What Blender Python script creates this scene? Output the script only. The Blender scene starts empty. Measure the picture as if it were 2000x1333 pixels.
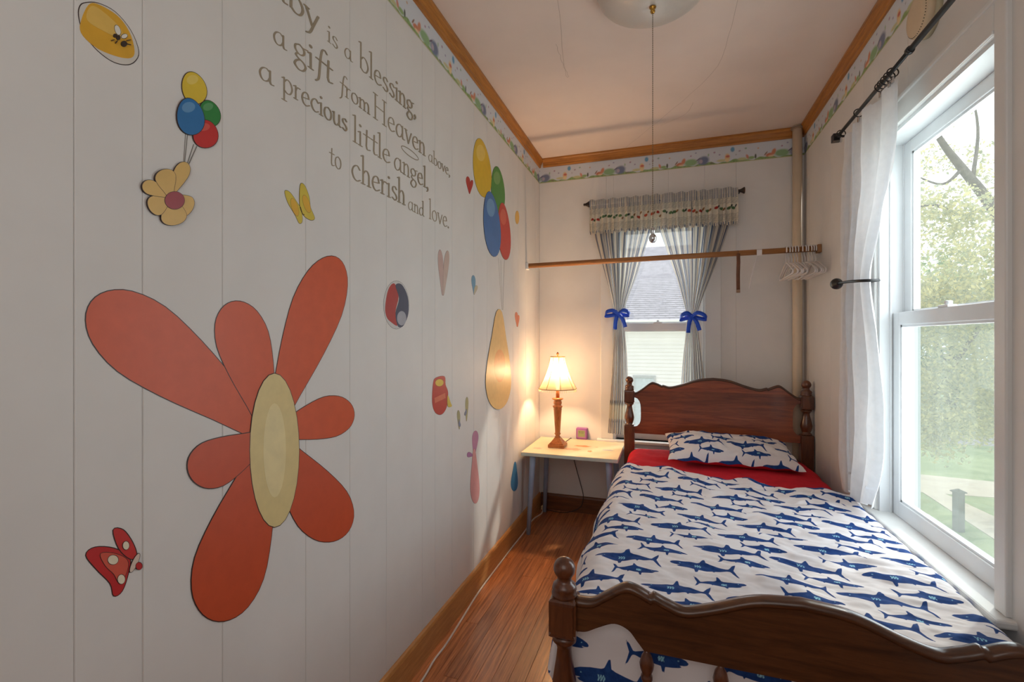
import bpy, bmesh, math, random
import numpy as np
from mathutils import Vector, Matrix
PI = math.pi
random.seed(7)
RNG = np.random.default_rng(11)
SC = bpy.context.scene
COL = SC.collection

# ---------------------------------------------------------------- camera, sky, sun, window light, exposure
FPX, CX, CY, EYE = 918.0, 1000.0, 663.0, 1.2
TH = math.atan(305 / FPX)
cam_d = bpy.data.cameras.new('camera')
cam_d.sensor_fit = 'HORIZONTAL'
cam_d.sensor_width = 36.0
cam_d.lens = 36.0 * FPX / 2000.0
cam_d.shift_y = (CY - 666.5) / 2000.0
cam_d.clip_start = 0.02
cam_d.clip_end = 300
cam = bpy.data.objects.new('camera', cam_d)
COL.objects.link(cam)
cam.location = (0, 0, EYE)
cam.rotation_euler = (PI / 2, 0, TH)
SC.camera = cam

world = bpy.data.worlds.new('sky')
SC.world = world
world.use_nodes = True
wn = world.node_tree
bg = wn.nodes['Background']
bg.inputs['Color'].default_value = (0.93, 0.96, 1.0, 1)
bg.inputs['Strength'].default_value = 1.7


def lamp(name, kind, loc, energy, color, aim=None, size=None, size_y=None):
    d = bpy.data.lights.new(name, kind)
    d.energy = energy
    d.color = color
    if kind == 'AREA':
        d.shape = 'RECTANGLE'
        d.size = size
        d.size_y = size_y or size
    o = bpy.data.objects.new(name, d)
    COL.objects.link(o)
    o.location = loc
    if aim is not None:
        o.rotation_euler = Vector(aim).to_track_quat('-Z', 'Y').to_euler()
    return o


sun = lamp('sun', 'SUN', (4, 8, 8), 2.0, (1.0, 0.93, 0.82), aim=(-0.6, -0.75, -0.75))
sun.data.angle = math.radians(2.2)
lamp('daylight_right', 'AREA', (0.8885, 1.83, 1.25), 9.5, (0.87, 0.93, 1.0), aim=(-1, 0, 0), size=0.66, size_y=1.35)
lamp('daylight_back', 'AREA', (-0.06, 3.3515, 1.25), 3.0, (0.9, 0.95, 1.0), aim=(0, -1, 0), size=0.54, size_y=1.35)
lamp('fill_light', 'AREA', (-0.05, -0.75, 1.75), 7.2, (0.99, 0.96, 0.93), aim=(0, 1, -0.12), size=1.3, size_y=1.2)  # added soft fill from behind the camera, no lamp stands there

vs = SC.view_settings
vs.view_transform = 'Standard'
vs.look = 'None'
vs.gamma = 1.0
vs.use_curve_mapping = False
vs.exposure = 0.0

# ---------------------------------------------------------------- measuring helpers (photograph pixel -> point on a real plane)
_s, _c = math.sin(TH), math.cos(TH)


def ray(u, v):
    t = (u - CX) / FPX
    return (-_s + t * _c, _c + t * _s, -(v - CY) / FPX)


def at_x(u, v, x):
    r = ray(u, v)
    k = x / r[0]
    return (x, r[1] * k, EYE + r[2] * k)


def at_y(u, v, y):
    r = ray(u, v)
    k = y / r[1]
    return (r[0] * k, y, EYE + r[2] * k)


def at_z(u, v, z):
    r = ray(u, v)
    k = (z - EYE) / r[2]
    return (r[0] * k, r[1] * k, z)


# room
LW, RW, BW, NW = -0.871, 0.777, 3.24, -1.0     # faces of the left, right, back and near walls
CEIL = 2.475


# ---------------------------------------------------------------- materials
def lin(c):
    return tuple(((x / 255) / 12.92 if x / 255 <= 0.04045 else ((x / 255 + 0.055) / 1.055) ** 2.4) for x in c)


def rgba(c):
    return (*lin(c), 1.0)


class NT:
    def __init__(s, name):
        s.m = bpy.data.materials.new(name)
        s.m.use_nodes = True
        s.t = s.m.node_tree
        s.b = s.t.nodes['Principled BSDF']
        s.out = s.t.nodes['Material Output']

    def n(s, kind, **kw):
        nd = s.t.nodes.new(kind)
        for k, v in kw.items():
            if k in nd.inputs:
                nd.inputs[k].default_value = v
            else:
                setattr(nd, k, v)
        return nd

    def l(s, a, b):
        s.t.links.new(a, b)

    def mix(s, fac, a, b, blend='MIX'):
        nd = s.t.nodes.new('ShaderNodeMix')
        nd.data_type = 'RGBA'
        nd.blend_type = blend
        for sock, val in ((nd.inputs[0], fac), (nd.inputs[6], a), (nd.inputs[7], b)):
            if isinstance(val, bpy.types.NodeSocket):
                s.l(val, sock)
            else:
                sock.default_value = val
        return nd.outputs[2]

    def ramp(s, fac, stops):
        nd = s.t.nodes.new('ShaderNodeValToRGB')
        e = nd.color_ramp.elements
        while len(e) < len(stops):
            e.new(0.5)
        for k, (p, c) in enumerate(stops):
            e[k].position = p
            e[k].color = c
        s.l(fac, nd.inputs[0])
        return nd.outputs[0]

    def coords(s, scale=(1, 1, 1), which='Object'):
        tc = s.n('ShaderNodeTexCoord')
        mp = s.n('ShaderNodeMapping')
        mp.inputs['Scale'].default_value = scale
        s.l(tc.outputs[which], mp.inputs[0])
        return mp.outputs[0]

    def noise(s, vec, scale, detail=4, rough=0.55, dist=0.0):
        nd = s.n('ShaderNodeTexNoise')
        nd.inputs['Scale'].default_value = scale
        nd.inputs['Detail'].default_value = detail
        nd.inputs['Roughness'].default_value = rough
        nd.inputs['Distortion'].default_value = dist
        s.l(vec, nd.inputs['Vector'])
        return nd.outputs[0]

    def bump(s, h, strength=0.2, dist=0.01):
        nd = s.n('ShaderNodeBump')
        nd.inputs['Strength'].default_value = strength
        nd.inputs['Distance'].default_value = dist
        s.l(h, nd.inputs['Height'])
        s.l(nd.outputs[0], s.b.inputs['Normal'])


MATS = {}


def plain(name, c, rough=0.5, var=0.06, scale=14, metal=0.0, bump=0.0, coat=0.0, spec=0.5):
    if name in MATS:
        return MATS[name]
    t = NT(name)
    v = t.coords()
    nz = t.noise(v, scale)
    base = rgba(c)
    dark = tuple(x * (1 - var * 2) for x in base[:3]) + (1,)
    lite = tuple(min(1, x * (1 + var)) for x in base[:3]) + (1,)
    t.l(t.ramp(nz, [(0.3, dark), (0.7, lite)]), t.b.inputs['Base Color'])
    t.b.inputs['Roughness'].default_value = rough
    t.b.inputs['Metallic'].default_value = metal
    t.b.inputs['Specular IOR Level'].default_value = spec
    t.b.inputs['Coat Weight'].default_value = coat
    if bump:
        t.bump(t.noise(v, scale * 6), bump, 0.004)
    MATS[name] = t.m
    return t.m


def wood(name, c1, c2, grain=(1, 14, 14), rough=0.35, coat=0.25, per_object=0.0, scale=6.0, bands=0.0):
    if name in MATS:
        return MATS[name]
    t = NT(name)
    v = t.coords(grain)
    oi = t.n('ShaderNodeObjectInfo')
    add = t.n('ShaderNodeVectorMath', operation='ADD')
    t.l(v, add.inputs[0])
    sc = t.n('ShaderNodeVectorMath', operation='SCALE')
    comb = t.n('ShaderNodeCombineXYZ')
    for k in range(3):
        t.l(oi.outputs['Random'], comb.inputs[k])
    t.l(comb.outputs[0], sc.inputs[0])
    sc.inputs['Scale'].default_value = 37.0
    t.l(sc.outputs[0], add.inputs[1])
    nz = t.noise(add.outputs[0], scale, 7, 0.62, 0.6)
    fine = t.noise(add.outputs[0], scale * 6, 3, 0.6)
    col = t.ramp(nz, [(0.30, rgba(c1)), (0.72, rgba(c2))])
    col = t.mix(0.22, col, t.ramp(fine, [(0.35, (0.25, 0.25, 0.25, 1)), (0.65, (1, 1, 1, 1))]), 'MULTIPLY')
    if per_object:
        hsv = t.n('ShaderNodeHueSaturation')
        mr = t.n('ShaderNodeMapRange')
        mr.inputs['To Min'].default_value = 1 - per_object
        mr.inputs['To Max'].default_value = 1 + per_object
        t.l(oi.outputs['Random'], mr.inputs[0])
        t.l(mr.outputs[0], hsv.inputs['Value'])
        t.l(col, hsv.inputs['Color'])
        col = hsv.outputs[0]
    if bands:                                  # glued-up boards of slightly different colour
        sp = t.n('ShaderNodeSeparateXYZ')
        t.l(t.coords((1, 1, 1 / bands)), sp.inputs[0])
        flr = t.n('ShaderNodeMath', operation='FLOOR')
        t.l(sp.outputs[2], flr.inputs[0])
        wnz = t.n('ShaderNodeTexWhiteNoise', noise_dimensions='1D')
        t.l(flr.outputs[0], wnz.inputs['W'])
        mr = t.n('ShaderNodeMapRange')
        mr.inputs['To Min'].default_value = 0.72
        mr.inputs['To Max'].default_value = 1.22
        t.l(wnz.outputs['Value'], mr.inputs[0])
        hsv = t.n('ShaderNodeHueSaturation')
        t.l(mr.outputs[0], hsv.inputs['Value'])
        t.l(col, hsv.inputs['Color'])
        col = hsv.outputs[0]
    t.l(col, t.b.inputs['Base Color'])
    t.b.inputs['Roughness'].default_value = rough
    t.b.inputs['Coat Weight'].default_value = coat
    t.b.inputs['Coat Roughness'].default_value = 0.18
    t.bump(fine, 0.06, 0.002)
    MATS[name] = t.m
    return t.m


def attr_col(name, attr='col', rough=0.8, trans=0.0, clear=0.0):
    """base colour from a colour attribute (flat print on cloth or paper)"""
    t = NT(name)
    a = t.n('ShaderNodeAttribute', attribute_name=attr)
    t.l(a.outputs['Color'], t.b.inputs['Base Color'])
    t.b.inputs['Roughness'].default_value = rough
    t.b.inputs['Specular IOR Level'].default_value = 0.2
    see_through(t, a.outputs['Color'], trans, clear)
    return t.m


def see_through(t, color, trans, clear):
    last = t.b.outputs[0]
    if trans:
        tr = t.n('ShaderNodeBsdfTranslucent')
        if isinstance(color, bpy.types.NodeSocket):
            t.l(color, tr.inputs[0])
        else:
            tr.inputs[0].default_value = color
        mx = t.n('ShaderNodeMixShader')
        mx.inputs[0].default_value = trans
        t.l(last, mx.inputs[1])
        t.l(tr.outputs[0], mx.inputs[2])
        last = mx.outputs[0]
    if clear:
        tp = t.n('ShaderNodeBsdfTransparent')
        mx = t.n('ShaderNodeMixShader')
        mx.inputs[0].default_value = clear
        t.l(last, mx.inputs[1])
        t.l(tp.outputs[0], mx.inputs[2])
        last = mx.outputs[0]
    t.l(last, t.out.inputs[0])


def glass_mat(name, veil=0.0, tint=(0.97, 0.99, 0.98)):
    t = NT(name)
    tp = t.n('ShaderNodeBsdfTransparent')
    tp.inputs[0].default_value = (*tint, 1)
    gl = t.n('ShaderNodeBsdfGlossy')
    gl.inputs['Roughness'].default_value = 0.02
    mx = t.n('ShaderNodeMixShader')
    mx.inputs[0].default_value = 0.03
    t.l(tp.outputs[0], mx.inputs[1])
    t.l(gl.outputs[0], mx.inputs[2])
    last = mx.outputs[0]
    if veil:  # whitish haze over the view, mixed into the pane material
        df = t.n('ShaderNodeBsdfTranslucent')
        df.inputs[0].default_value = (0.9, 0.92, 0.92, 1)
        m2 = t.n('ShaderNodeMixShader')
        m2.inputs[0].default_value = veil
        t.l(last, m2.inputs[1])
        t.l(df.outputs[0], m2.inputs[2])
        last = m2.outputs[0]
    t.l(last, t.out.inputs[0])
    return t.m


# ---------------------------------------------------------------- mesh helpers
class MB:
    """collects shapes; build() links them as ONE mesh object"""

    def __init__(s):
        s.v, s.f, s.mi, s.sm = [], [], [], []

    def add(s, verts, faces, mi=0, smooth=False):
        o = len(s.v)
        s.v += [tuple(p) for p in verts]
        s.f += [tuple(i + o for i in f) for f in faces]
        s.mi += [mi] * len(faces)
        s.sm += [smooth] * len(faces)
        return s

    def box(s, x0, x1, y0, y1, z0, z1, mi=0):
        v = [(x0, y0, z0), (x1, y0, z0), (x1, y1, z0), (x0, y1, z0), (x0, y0, z1), (x1, y0, z1), (x1, y1, z1), (x0, y1, z1)]
        f = [(3, 2, 1, 0), (4, 5, 6, 7), (0, 1, 5, 4), (1, 2, 6, 5), (2, 3, 7, 6), (3, 0, 4, 7)]
        return s.add(v, f, mi)

    def rbox(s, x0, x1, y0, y1, z0, z1, r=0.004, seg=2, mi=0, smooth=False):
        bm = bmesh.new()
        bmesh.ops.create_cube(bm, size=1)
        for v in bm.verts:
            v.co = Vector(((x0 + x1) / 2 + v.co.x * (x1 - x0), (y0 + y1) / 2 + v.co.y * (y1 - y0), (z0 + z1) / 2 + v.co.z * (z1 - z0)))
        bmesh.ops.bevel(bm, geom=bm.edges[:], offset=r, segments=seg, affect='EDGES', profile=0.5)
        s.addbm(bm, mi, smooth)
        return s

    def addbm(s, bm, mi=0, smooth=False):
        bm.verts.index_update()
        s.add([v.co[:] for v in bm.verts], [tuple(v.index for v in f.verts) for f in bm.faces], mi, smooth)
        bm.free()
        return s

    def lathe(s, prof, c=(0, 0, 0), seg=20, axis='Z', mi=0, smooth=True, cap=True):
        vs, fs = [], []
        n = len(prof)
        for k in range(seg):
            a = 2 * PI * k / seg
            for r, h in prof:
                p = (r * math.cos(a), r * math.sin(a), h)
                if axis == 'X':
                    p = (p[2], p[0], p[1])
                elif axis == 'Y':
                    p = (p[1], p[2], p[0])
                vs.append((c[0] + p[0], c[1] + p[1], c[2] + p[2]))
        for k in range(seg):
            k2 = (k + 1) % seg
            for i in range(n - 1):
                fs.append((k * n + i, k2 * n + i, k2 * n + i + 1, k * n + i + 1))
        if cap:
            fs.append(tuple(k * n for k in reversed(range(seg))))
            fs.append(tuple(k * n + n - 1 for k in range(seg)))
        return s.add(vs, fs, mi, smooth)

    def tube(s, path, r, seg=8, mi=0, closed=False, smooth=True):
        P = [Vector(p) for p in path]
        n = len(P)
        R = r if isinstance(r, (list, tuple)) else [r] * n
        vs, fs = [], []
        prev = None
        for i in range(n):
            a = P[i - 1] if (i or closed) else P[i]
            b = P[(i + 1) % n] if (i < n - 1 or closed) else P[i]
            d = (b - a)
            d = d.normalized() if d.length else Vector((0, 0, 1))
            up = prev if prev is not None else (Vector((0, 0, 1)) if abs(d.z) < 0.9 else Vector((1, 0, 0)))
            e1 = (up - d * up.dot(d)).normalized()
            prev = e1
            e2 = d.cross(e1)
            for k in range(seg):
                t = 2 * PI * k / seg
                vs.append(P[i] + (e1 * math.cos(t) + e2 * math.sin(t)) * R[i])
        m = n if closed else n - 1
        for i in range(m):
            j = (i + 1) % n
            for k in range(seg):
                k2 = (k + 1) % seg
                fs.append((i * seg + k, i * seg + k2, j * seg + k2, j * seg + k))
        if not closed:
            fs.append(tuple(reversed(range(seg))))
            fs.append(tuple((n - 1) * seg + k for k in range(seg)))
        return s.add(vs, fs, mi, smooth)

    def prism(s, poly, fn0, fn1, mi=0):
        """2D polygon extruded between two mapping functions (p -> 3D); fn1 side is the front"""
        n = len(poly)
        vs = [fn0(p) for p in poly] + [fn1(p) for p in poly]
        fs = [tuple(reversed(range(n))), tuple(range(n, 2 * n))]
        fs += [(i, (i + 1) % n, n + (i + 1) % n, n + i) for i in range(n)]
        return s.add(vs, fs, mi)

    def build(s, name, mats, parent=None, kind=None, label=None):
        me = bpy.data.meshes.new(name)
        me.from_pydata([tuple(p) for p in s.v], [], s.f)
        for m in (mats if isinstance(mats, (list, tuple)) else [mats]):
            me.materials.append(m)
        me.polygons.foreach_set('material_index', s.mi)
        me.polygons.foreach_set('use_smooth', s.sm)
        me.update()
        o = bpy.data.objects.new(name, me)
        COL.objects.link(o)
        if parent is not None:
            o.parent = parent
        if kind:
            o['kind'] = kind
        if label:
            o['label'] = label
        return o


def fix_normals(o):
    bm = bmesh.new()
    bm.from_mesh(o.data)
    bmesh.ops.recalc_face_normals(bm, faces=bm.faces[:])
    bm.to_mesh(o.data)
    bm.free()
    return o


def tag(o, label, cat, group=None):
    o['label'] = label
    o['category'] = cat
    if group:
        o['group'] = group
    return o


def thing(name, label, cat, loc=(0, 0, 0), rotz=0.0, group=None):
    o = bpy.data.objects.new(name, None)
    o.empty_display_size = 0.05
    COL.objects.link(o)
    o.location = loc
    o.rotation_euler = (0, 0, rotz)
    return tag(o, label, cat, group)


def struct(o, label=None):
    o['kind'] = 'structure'
    if label:
        o['label'] = label
    return o


def grid_obj(name, P, mats, parent=None, smooth=True, attrs=None, cols=None, wrap=False, mi=None):
    """P: (ni,nj,3) array -> quad grid mesh with float / colour attributes"""
    ni, nj = P.shape[:2]
    idx = np.arange(ni * nj).reshape(ni, nj)
    if wrap:
        a, b = idx, np.roll(idx, -1, axis=0)
        q = np.stack([a[:, :-1], b[:, :-1], b[:, 1:], a[:, 1:]], -1).reshape(-1, 4)
    else:
        q = np.stack([idx[:-1, :-1], idx[1:, :-1], idx[1:, 1:], idx[:-1, 1:]], -1).reshape(-1, 4)
    me = bpy.data.meshes.new(name)
    me.vertices.add(ni * nj)
    me.vertices.foreach_set('co', P.reshape(-1).astype(np.float32))
    me.loops.add(q.size)
    me.loops.foreach_set('vertex_index', q.reshape(-1).astype(np.int32))
    me.polygons.add(len(q))
    me.polygons.foreach_set('loop_start', np.arange(0, q.size, 4, dtype=np.int32))
    me.update(calc_edges=True)
    me.polygons.foreach_set('use_smooth', np.full(len(q), smooth))
    for m in (mats if isinstance(mats, (list, tuple)) else [mats]):
        me.materials.append(m)
    if mi is not None:
        me.polygons.foreach_set('material_index', mi.reshape(-1).astype(np.int32))
    for k, v in (attrs or {}).items():
        a = me.attributes.new(k, 'FLOAT', 'POINT')
        a.data.foreach_set('value', v.reshape(-1).astype(np.float32))
    for k, v in (cols or {}).items():
        a = me.attributes.new(k, 'FLOAT_COLOR', 'POINT')
        c = np.concatenate([v.reshape(-1, 3), np.ones((ni * nj, 1))], 1)
        a.data.foreach_set('color', c.reshape(-1).astype(np.float32))
    me.validate()
    me.update()
    o = bpy.data.objects.new(name, me)
    COL.objects.link(o)
    if parent is not None:
        o.parent = parent
    return o


def vnoise(x, y, seed=0):
    """smooth value noise on arrays"""
    r = np.random.default_rng(seed)
    T = r.random((256, 256)) * 2 - 1
    xi, yi = np.floor(x).astype(int), np.floor(y).astype(int)
    fx, fy = x - xi, y - yi
    fx, fy = fx * fx * (3 - 2 * fx), fy * fy * (3 - 2 * fy)
    g = lambda a, b: T[a & 255, b & 255]
    return (g(xi, yi) * (1 - fx) + g(xi + 1, yi) * fx) * (1 - fy) + (g(xi, yi + 1) * (1 - fx) + g(xi + 1, yi + 1) * fx) * fy


def catmull(pts, n=6, closed=False):
    P = [np.array(p, float) for p in pts]
    m = len(P)
    out = []
    rng = range(m) if closed else range(m - 1)
    for i in rng:
        p1, p2 = P[i], P[(i + 1) % m]
        p0 = P[i - 1] if (closed or i) else 2 * p1 - p2
        p3 = P[(i + 2) % m] if (closed or i < m - 2) else 2 * p2 - p1
        for k in range(n):
            t = k / n
            out.append(0.5 * (2 * p1 + (p2 - p0) * t + (2 * p0 - 5 * p1 + 4 * p2 - p3) * t * t + (3 * p1 - p0 - 3 * p2 + p3) * t ** 3))
    if not closed:
        out.append(P[-1])
    return [tuple(p) for p in out]


def hull(pts):
    pts = sorted(set((round(a, 6), round(b, 6)) for a, b in pts))
    if len(pts) < 3:
        return pts

    def half(it):
        h = []
        for p in it:
            while len(h) > 1 and (h[-1][0] - h[-2][0]) * (p[1] - h[-2][1]) - (h[-1][1] - h[-2][1]) * (p[0] - h[-2][0]) <= 0:
                h.pop()
            h.append(p)
        return h
    a, b = half(pts), half(reversed(pts))
    return a[:-1] + b[:-1]


# ---------------------------------------------------------------- palette
M_wall = plain('painted_panel', (226, 224, 221), 0.55, 0.02, 5, bump=0.03)
M_ceil = plain('ceiling_plaster', (230, 214, 204), 0.8, 0.03, 3, bump=0.08)
M_trim = plain('white_trim', (228, 228, 226), 0.4, 0.02, 6)
M_vinyl = plain('white_vinyl', (226, 229, 231), 0.35, 0.02, 6)
M_oak = wood('honey_oak', (152, 92, 28), (204, 136, 54), (14, 1, 14), 0.4, 0.2)
M_oakx = wood('honey_oak_x', (152, 92, 28), (204, 136, 54), (1, 14, 14), 0.4, 0.2)
M_base = wood('baseboard_wood', (184, 124, 66), (216, 156, 92), (14, 1, 14), 0.45, 0.15)
M_floor = wood('floor_oak', (138, 72, 32), (228, 148, 90), (26, 1, 26), 0.3, 0.35, per_object=0.18, scale=4.0)
M_sub = plain('subfloor', (40, 22, 12), 0.9)
M_bed = wood('walnut_brown', (58, 30, 14), (98, 58, 30), (1, 10, 10), 0.32, 0.4)
M_bedz = wood('walnut_brown_turned', (70, 34, 18), (112, 62, 34), (10, 10, 1.5), 0.3, 0.45)
M_black = plain('black_metal', (22, 22, 24), 0.35, 0.1, 20, spec=0.6)
M_navy = lin((30, 66, 130))

# ---------------------------------------------------------------- floor with its oak strips
fl = struct(MB().box(LW - 0.1, RW + 0.1, NW - 0.1, BW + 0.12, -0.12, -0.012).build('floor', M_sub), 'narrow red-brown oak strip floor')
wdt = 0.0569
x = LW - 0.003
r = random.Random(3)
plank_cache = {}
while x < RW:
    y = NW - r.random() * 0.9
    while y < BW:
        ln = r.choice((0.7, 0.95, 1.2, 1.5))
        if ln not in plank_cache:
            g, h = 0.0002, 0.0012
            mb = MB()
            a, b, c2, d2 = g, wdt - g, 0.0006, ln - 0.0006
            v = [(a, c2, 0), (b, c2, 0), (b, d2, 0), (a, d2, 0), (a, c2, 0.0105), (b, c2, 0.0105), (b, d2, 0.0105), (a, d2, 0.0105),
                 (a + h * .5, c2 + h * .5, 0.012), (b - h * .5, c2 + h * .5, 0.012), (b - h * .5, d2 - h * .5, 0.012), (a + h * .5, d2 - h * .5, 0.012)]
            f = [(0, 1, 5, 4), (1, 2, 6, 5), (2, 3, 7, 6), (3, 0, 4, 7), (4, 5, 9, 8), (5, 6, 10, 9), (6, 7, 11, 10), (7, 4, 8, 11), (8, 9, 10, 11)]
            o = mb.add(v, f).build('plank', M_floor, fl)
            plank_cache[ln] = o
        else:
            o = plank_cache[ln].copy()
            COL.objects.link(o)
        o.location = (x, y, -0.012)
        y += ln
    x += wdt


# ---------------------------------------------------------------- walls: slab + vertical boards
BT = 0.0020


def board_mesh(w, h, t=BT, ch=0.0016):
    v = [(0, 0, 0), (w, 0, 0), (w, 0, h), (0, 0, h), (ch, -t, 0), (w - ch, -t, 0), (w - ch, -t, h), (ch, -t, h)]
    f = [(4, 5, 6, 7), (0, 4, 7, 3), (5, 1, 2, 6), (3, 7, 6, 2), (0, 1, 5, 4)]
    return MB().add(v, f)


def wall(name, label, slabs, edges, origin, rotz, hole=None):
    """boards run along local x; hole = (a0,a1,z0,z1)"""
    mb = MB()
    for s in slabs:
        mb.box(*s)
    w = struct(mb.build(name, M_wall), label)
    frame = Matrix.Translation(origin) @ Matrix.Rotation(rotz, 4, 'Z')
    for a, b in zip(edges, edges[1:]):
        spans = [(0.0, CEIL)]
        cuts = [(a, b)]
        if hole and b > hole[0] and a < hole[1]:
            cuts = []
            if a < hole[0]:
                cuts.append((a, hole[0], 0.0, CEIL))
            if b > hole[1]:
                cuts.append((hole[1], b, 0.0, CEIL))
            aa, bb = max(a, hole[0]), min(b, hole[1])
            cuts += [(aa, bb, 0.0, hole[2]), (aa, bb, hole[3], CEIL)]
        for c in cuts:
            if c[1] - c[0] < 0.008:
                continue
            z0, z1 = (c[2], c[3]) if len(c) > 2 else spans[0]
            o = board_mesh(c[1] - c[0], z1 - z0).build('wall_board', M_wall, w)
            o.matrix_local = frame @ Matrix.Translation((c[0], 0, z0))
    return w


# left wall (boards along +y seen from the room)
le = [NW, -0.84, -0.66, -0.43, -0.33, -0.175, 0.056, 0.241, 0.476, 0.576, 0.731, 0.965, 1.139, 1.324, 1.559, 1.66, 1.815, 2.05, 2.22, 2.41, 2.64, 2.74, 2.9, 3.13, BW]
wall_left = wall('wall_left', 'white painted grooved panelling covered in stickers', [(LW - 0.105, LW - BT, NW - 0.1, BW + 0.1, -0.1, CEIL + 0.1)],
                 le, (LW - BT, 0, 0), PI / 2)
# back wall with the window hole
H1 = (-0.352, 0.222, 0.525, 1.985)
B0, B1 = BW + BT, BW + 0.12
wall_back = wall('wall_back', 'white panelled wall with the striped curtains', [
    (LW - 0.1, H1[0], B0, B1, -0.1, CEIL + 0.1), (H1[1], RW + 0.1, B0, B1, -0.1, CEIL + 0.1),
    (H1[0], H1[1], B0, B1, -0.1, H1[2]), (H1[0], H1[1], B0, B1, H1[3], CEIL + 0.1)],
    [LW, -0.40, 0.002, 0.405, RW], (0, BW + BT, 0), 0.0, H1)
# right wall; local x runs along -y
H2 = (1.482, 2.19, 0.515, 1.955)
R0, R1 = RW + BT, RW + 0.115
wall_right = wall('wall_right', 'white panelled wall with the big window', [
    (R0, R1, NW - 0.1, H2[0], -0.1, CEIL + 0.1), (R0, R1, H2[1], BW + 0.1, -0.1, CEIL + 0.1),
    (R0, R1, H2[0], H2[1], -0.1, H2[2]), (R0, R1, H2[0], H2[1], H2[3], CEIL + 0.1)],
    [-BW, -3.13, -2.75, -2.33, -1.95, -1.47, -1.05, -0.6, -0.15, 0.3, 0.75, -NW], (RW + BT, 0, 0), -PI / 2, (-H2[1], -H2[0], H2[2], H2[3]))
struct(MB().box(LW - 0.1, RW + 0.1, NW - 0.1, NW, -0.1, CEIL + 0.1).build('wall_near', M_wall), 'plain white wall behind the viewer')
ceil = struct(MB().box(LW - 0.1, RW + 0.1, NW - 0.1, BW + 0.12, CEIL, CEIL + 0.1).build('ceiling', M_ceil), 'warm white plaster ceiling')
# hairline cracks in the plaster
mb = MB()
for pts in ([(1090, 0), (1105, 140), (1112, 150)], [(1220, 290), (1300, 225), (1400, 130), (1440, 0)], [(1290, 245), (1340, 222), (1355, 200)], [(1085, 85), (1098, 120), (1110, 150)]):
    P = [at_z(u, v, CEIL) for u, v in pts]
    P = catmull([(p[0], p[1]) for p in P], 6)
    P = [(a + random.uniform(-.004, .004), b + random.uniform(-.004, .004)) for a, b in P]
    for (a, b), (c, d) in zip(P, P[1:]):
        n = Vector((b - d, c - a)).normalized() * 0.0006
        mb.add([(a - n.x, b - n.y, CEIL - 0.0004), (c - n.x, d - n.y, CEIL - 0.0004), (c + n.x, d + n.y, CEIL - 0.0004), (a + n.x, b + n.y, CEIL - 0.0004)], [(0, 1, 2, 3)])
mb.build('hairline_crack', plain('crack_grey', (170, 152, 140), 0.9), ceil)

# ---------------------------------------------------------------- crown moulding, baseboards
CB = 2.418
crown = [(0, CB), (0.008, CB), (0.012, CB + 0.008), (0.012, CB + 0.016), (0.024, CB + 0.04), (0.03, CB + 0.046), (0.03, CEIL - 0.0005), (0, CEIL - 0.0005)]


def run(name, prof, a, b, inward, mat, label):
    """profile (offset from wall, z) swept from a to b (2D points)"""
    A = [(a[0] + inward[0] * p, a[1] + inward[1] * p, z) for p, z in prof]
    Bp = [(b[0] + inward[0] * p, b[1] + inward[1] * p, z) for p, z in prof]
    n = len(prof)
    mb = MB().add(A + Bp, [(i, (i + 1) % n, n + (i + 1) % n, n + i) for i in range(n)] + [tuple(range(n)), tuple(range(2 * n - 1, n - 1, -1))])
    return struct(fix_normals(mb.build(name, mat)), label)


run('trim_1', crown, (LW + 0.0003, NW), (LW + 0.0003, BW), (1, 0), M_oak, 'honey oak crown moulding above the left wall')
run('trim_2', crown, (LW + 0.03, BW - 0.0003), (RW - 0.03, BW - 0.0003), (0, -1), M_oakx, 'honey oak crown moulding above the back wall')
run('trim_3', crown, (RW - 0.0003, NW), (RW - 0.0003, BW), (-1, 0), M_oak, 'honey oak crown moulding above the right wall')
bprof = [(0, 0), (0.013, 0), (0.013, 0.098), (0.009, 0.108), (0.004, 0.113), (0, 0.113)]
run('baseboard_left', bprof, (LW + 0.0003, NW), (LW + 0.0003, BW - 0.001), (1, 0), M_base, 'brown wooden baseboard under the left wall')
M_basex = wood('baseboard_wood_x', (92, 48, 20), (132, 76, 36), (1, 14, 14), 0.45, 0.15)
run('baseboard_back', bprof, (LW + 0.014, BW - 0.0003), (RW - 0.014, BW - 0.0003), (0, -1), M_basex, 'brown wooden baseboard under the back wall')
run('baseboard_right', bprof, (RW - 0.0003, NW), (RW - 0.0003, BW - 0.001), (-1, 0), M_base, 'brown wooden baseboard under the right wall')


# ---------------------------------------------------------------- wallpaper border (flat print as a colour attribute)
def blob(C, S, T, s0, t0, rs, rt, col, rot=0.0, soft=0.25):
    ds, dt = S - s0, T - t0
    if rot:
        c_, s_ = math.cos(rot), math.sin(rot)
        ds, dt = ds * c_ + dt * s_, -ds * s_ + dt * c_
    d = np.sqrt((ds / rs) ** 2 + (dt / rt) ** 2)
    m = np.clip((1 - d) / soft + 0.5, 0, 1)[..., None]
    C[:] = C * (1 - m) + np.array(lin(col)) * m


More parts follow.
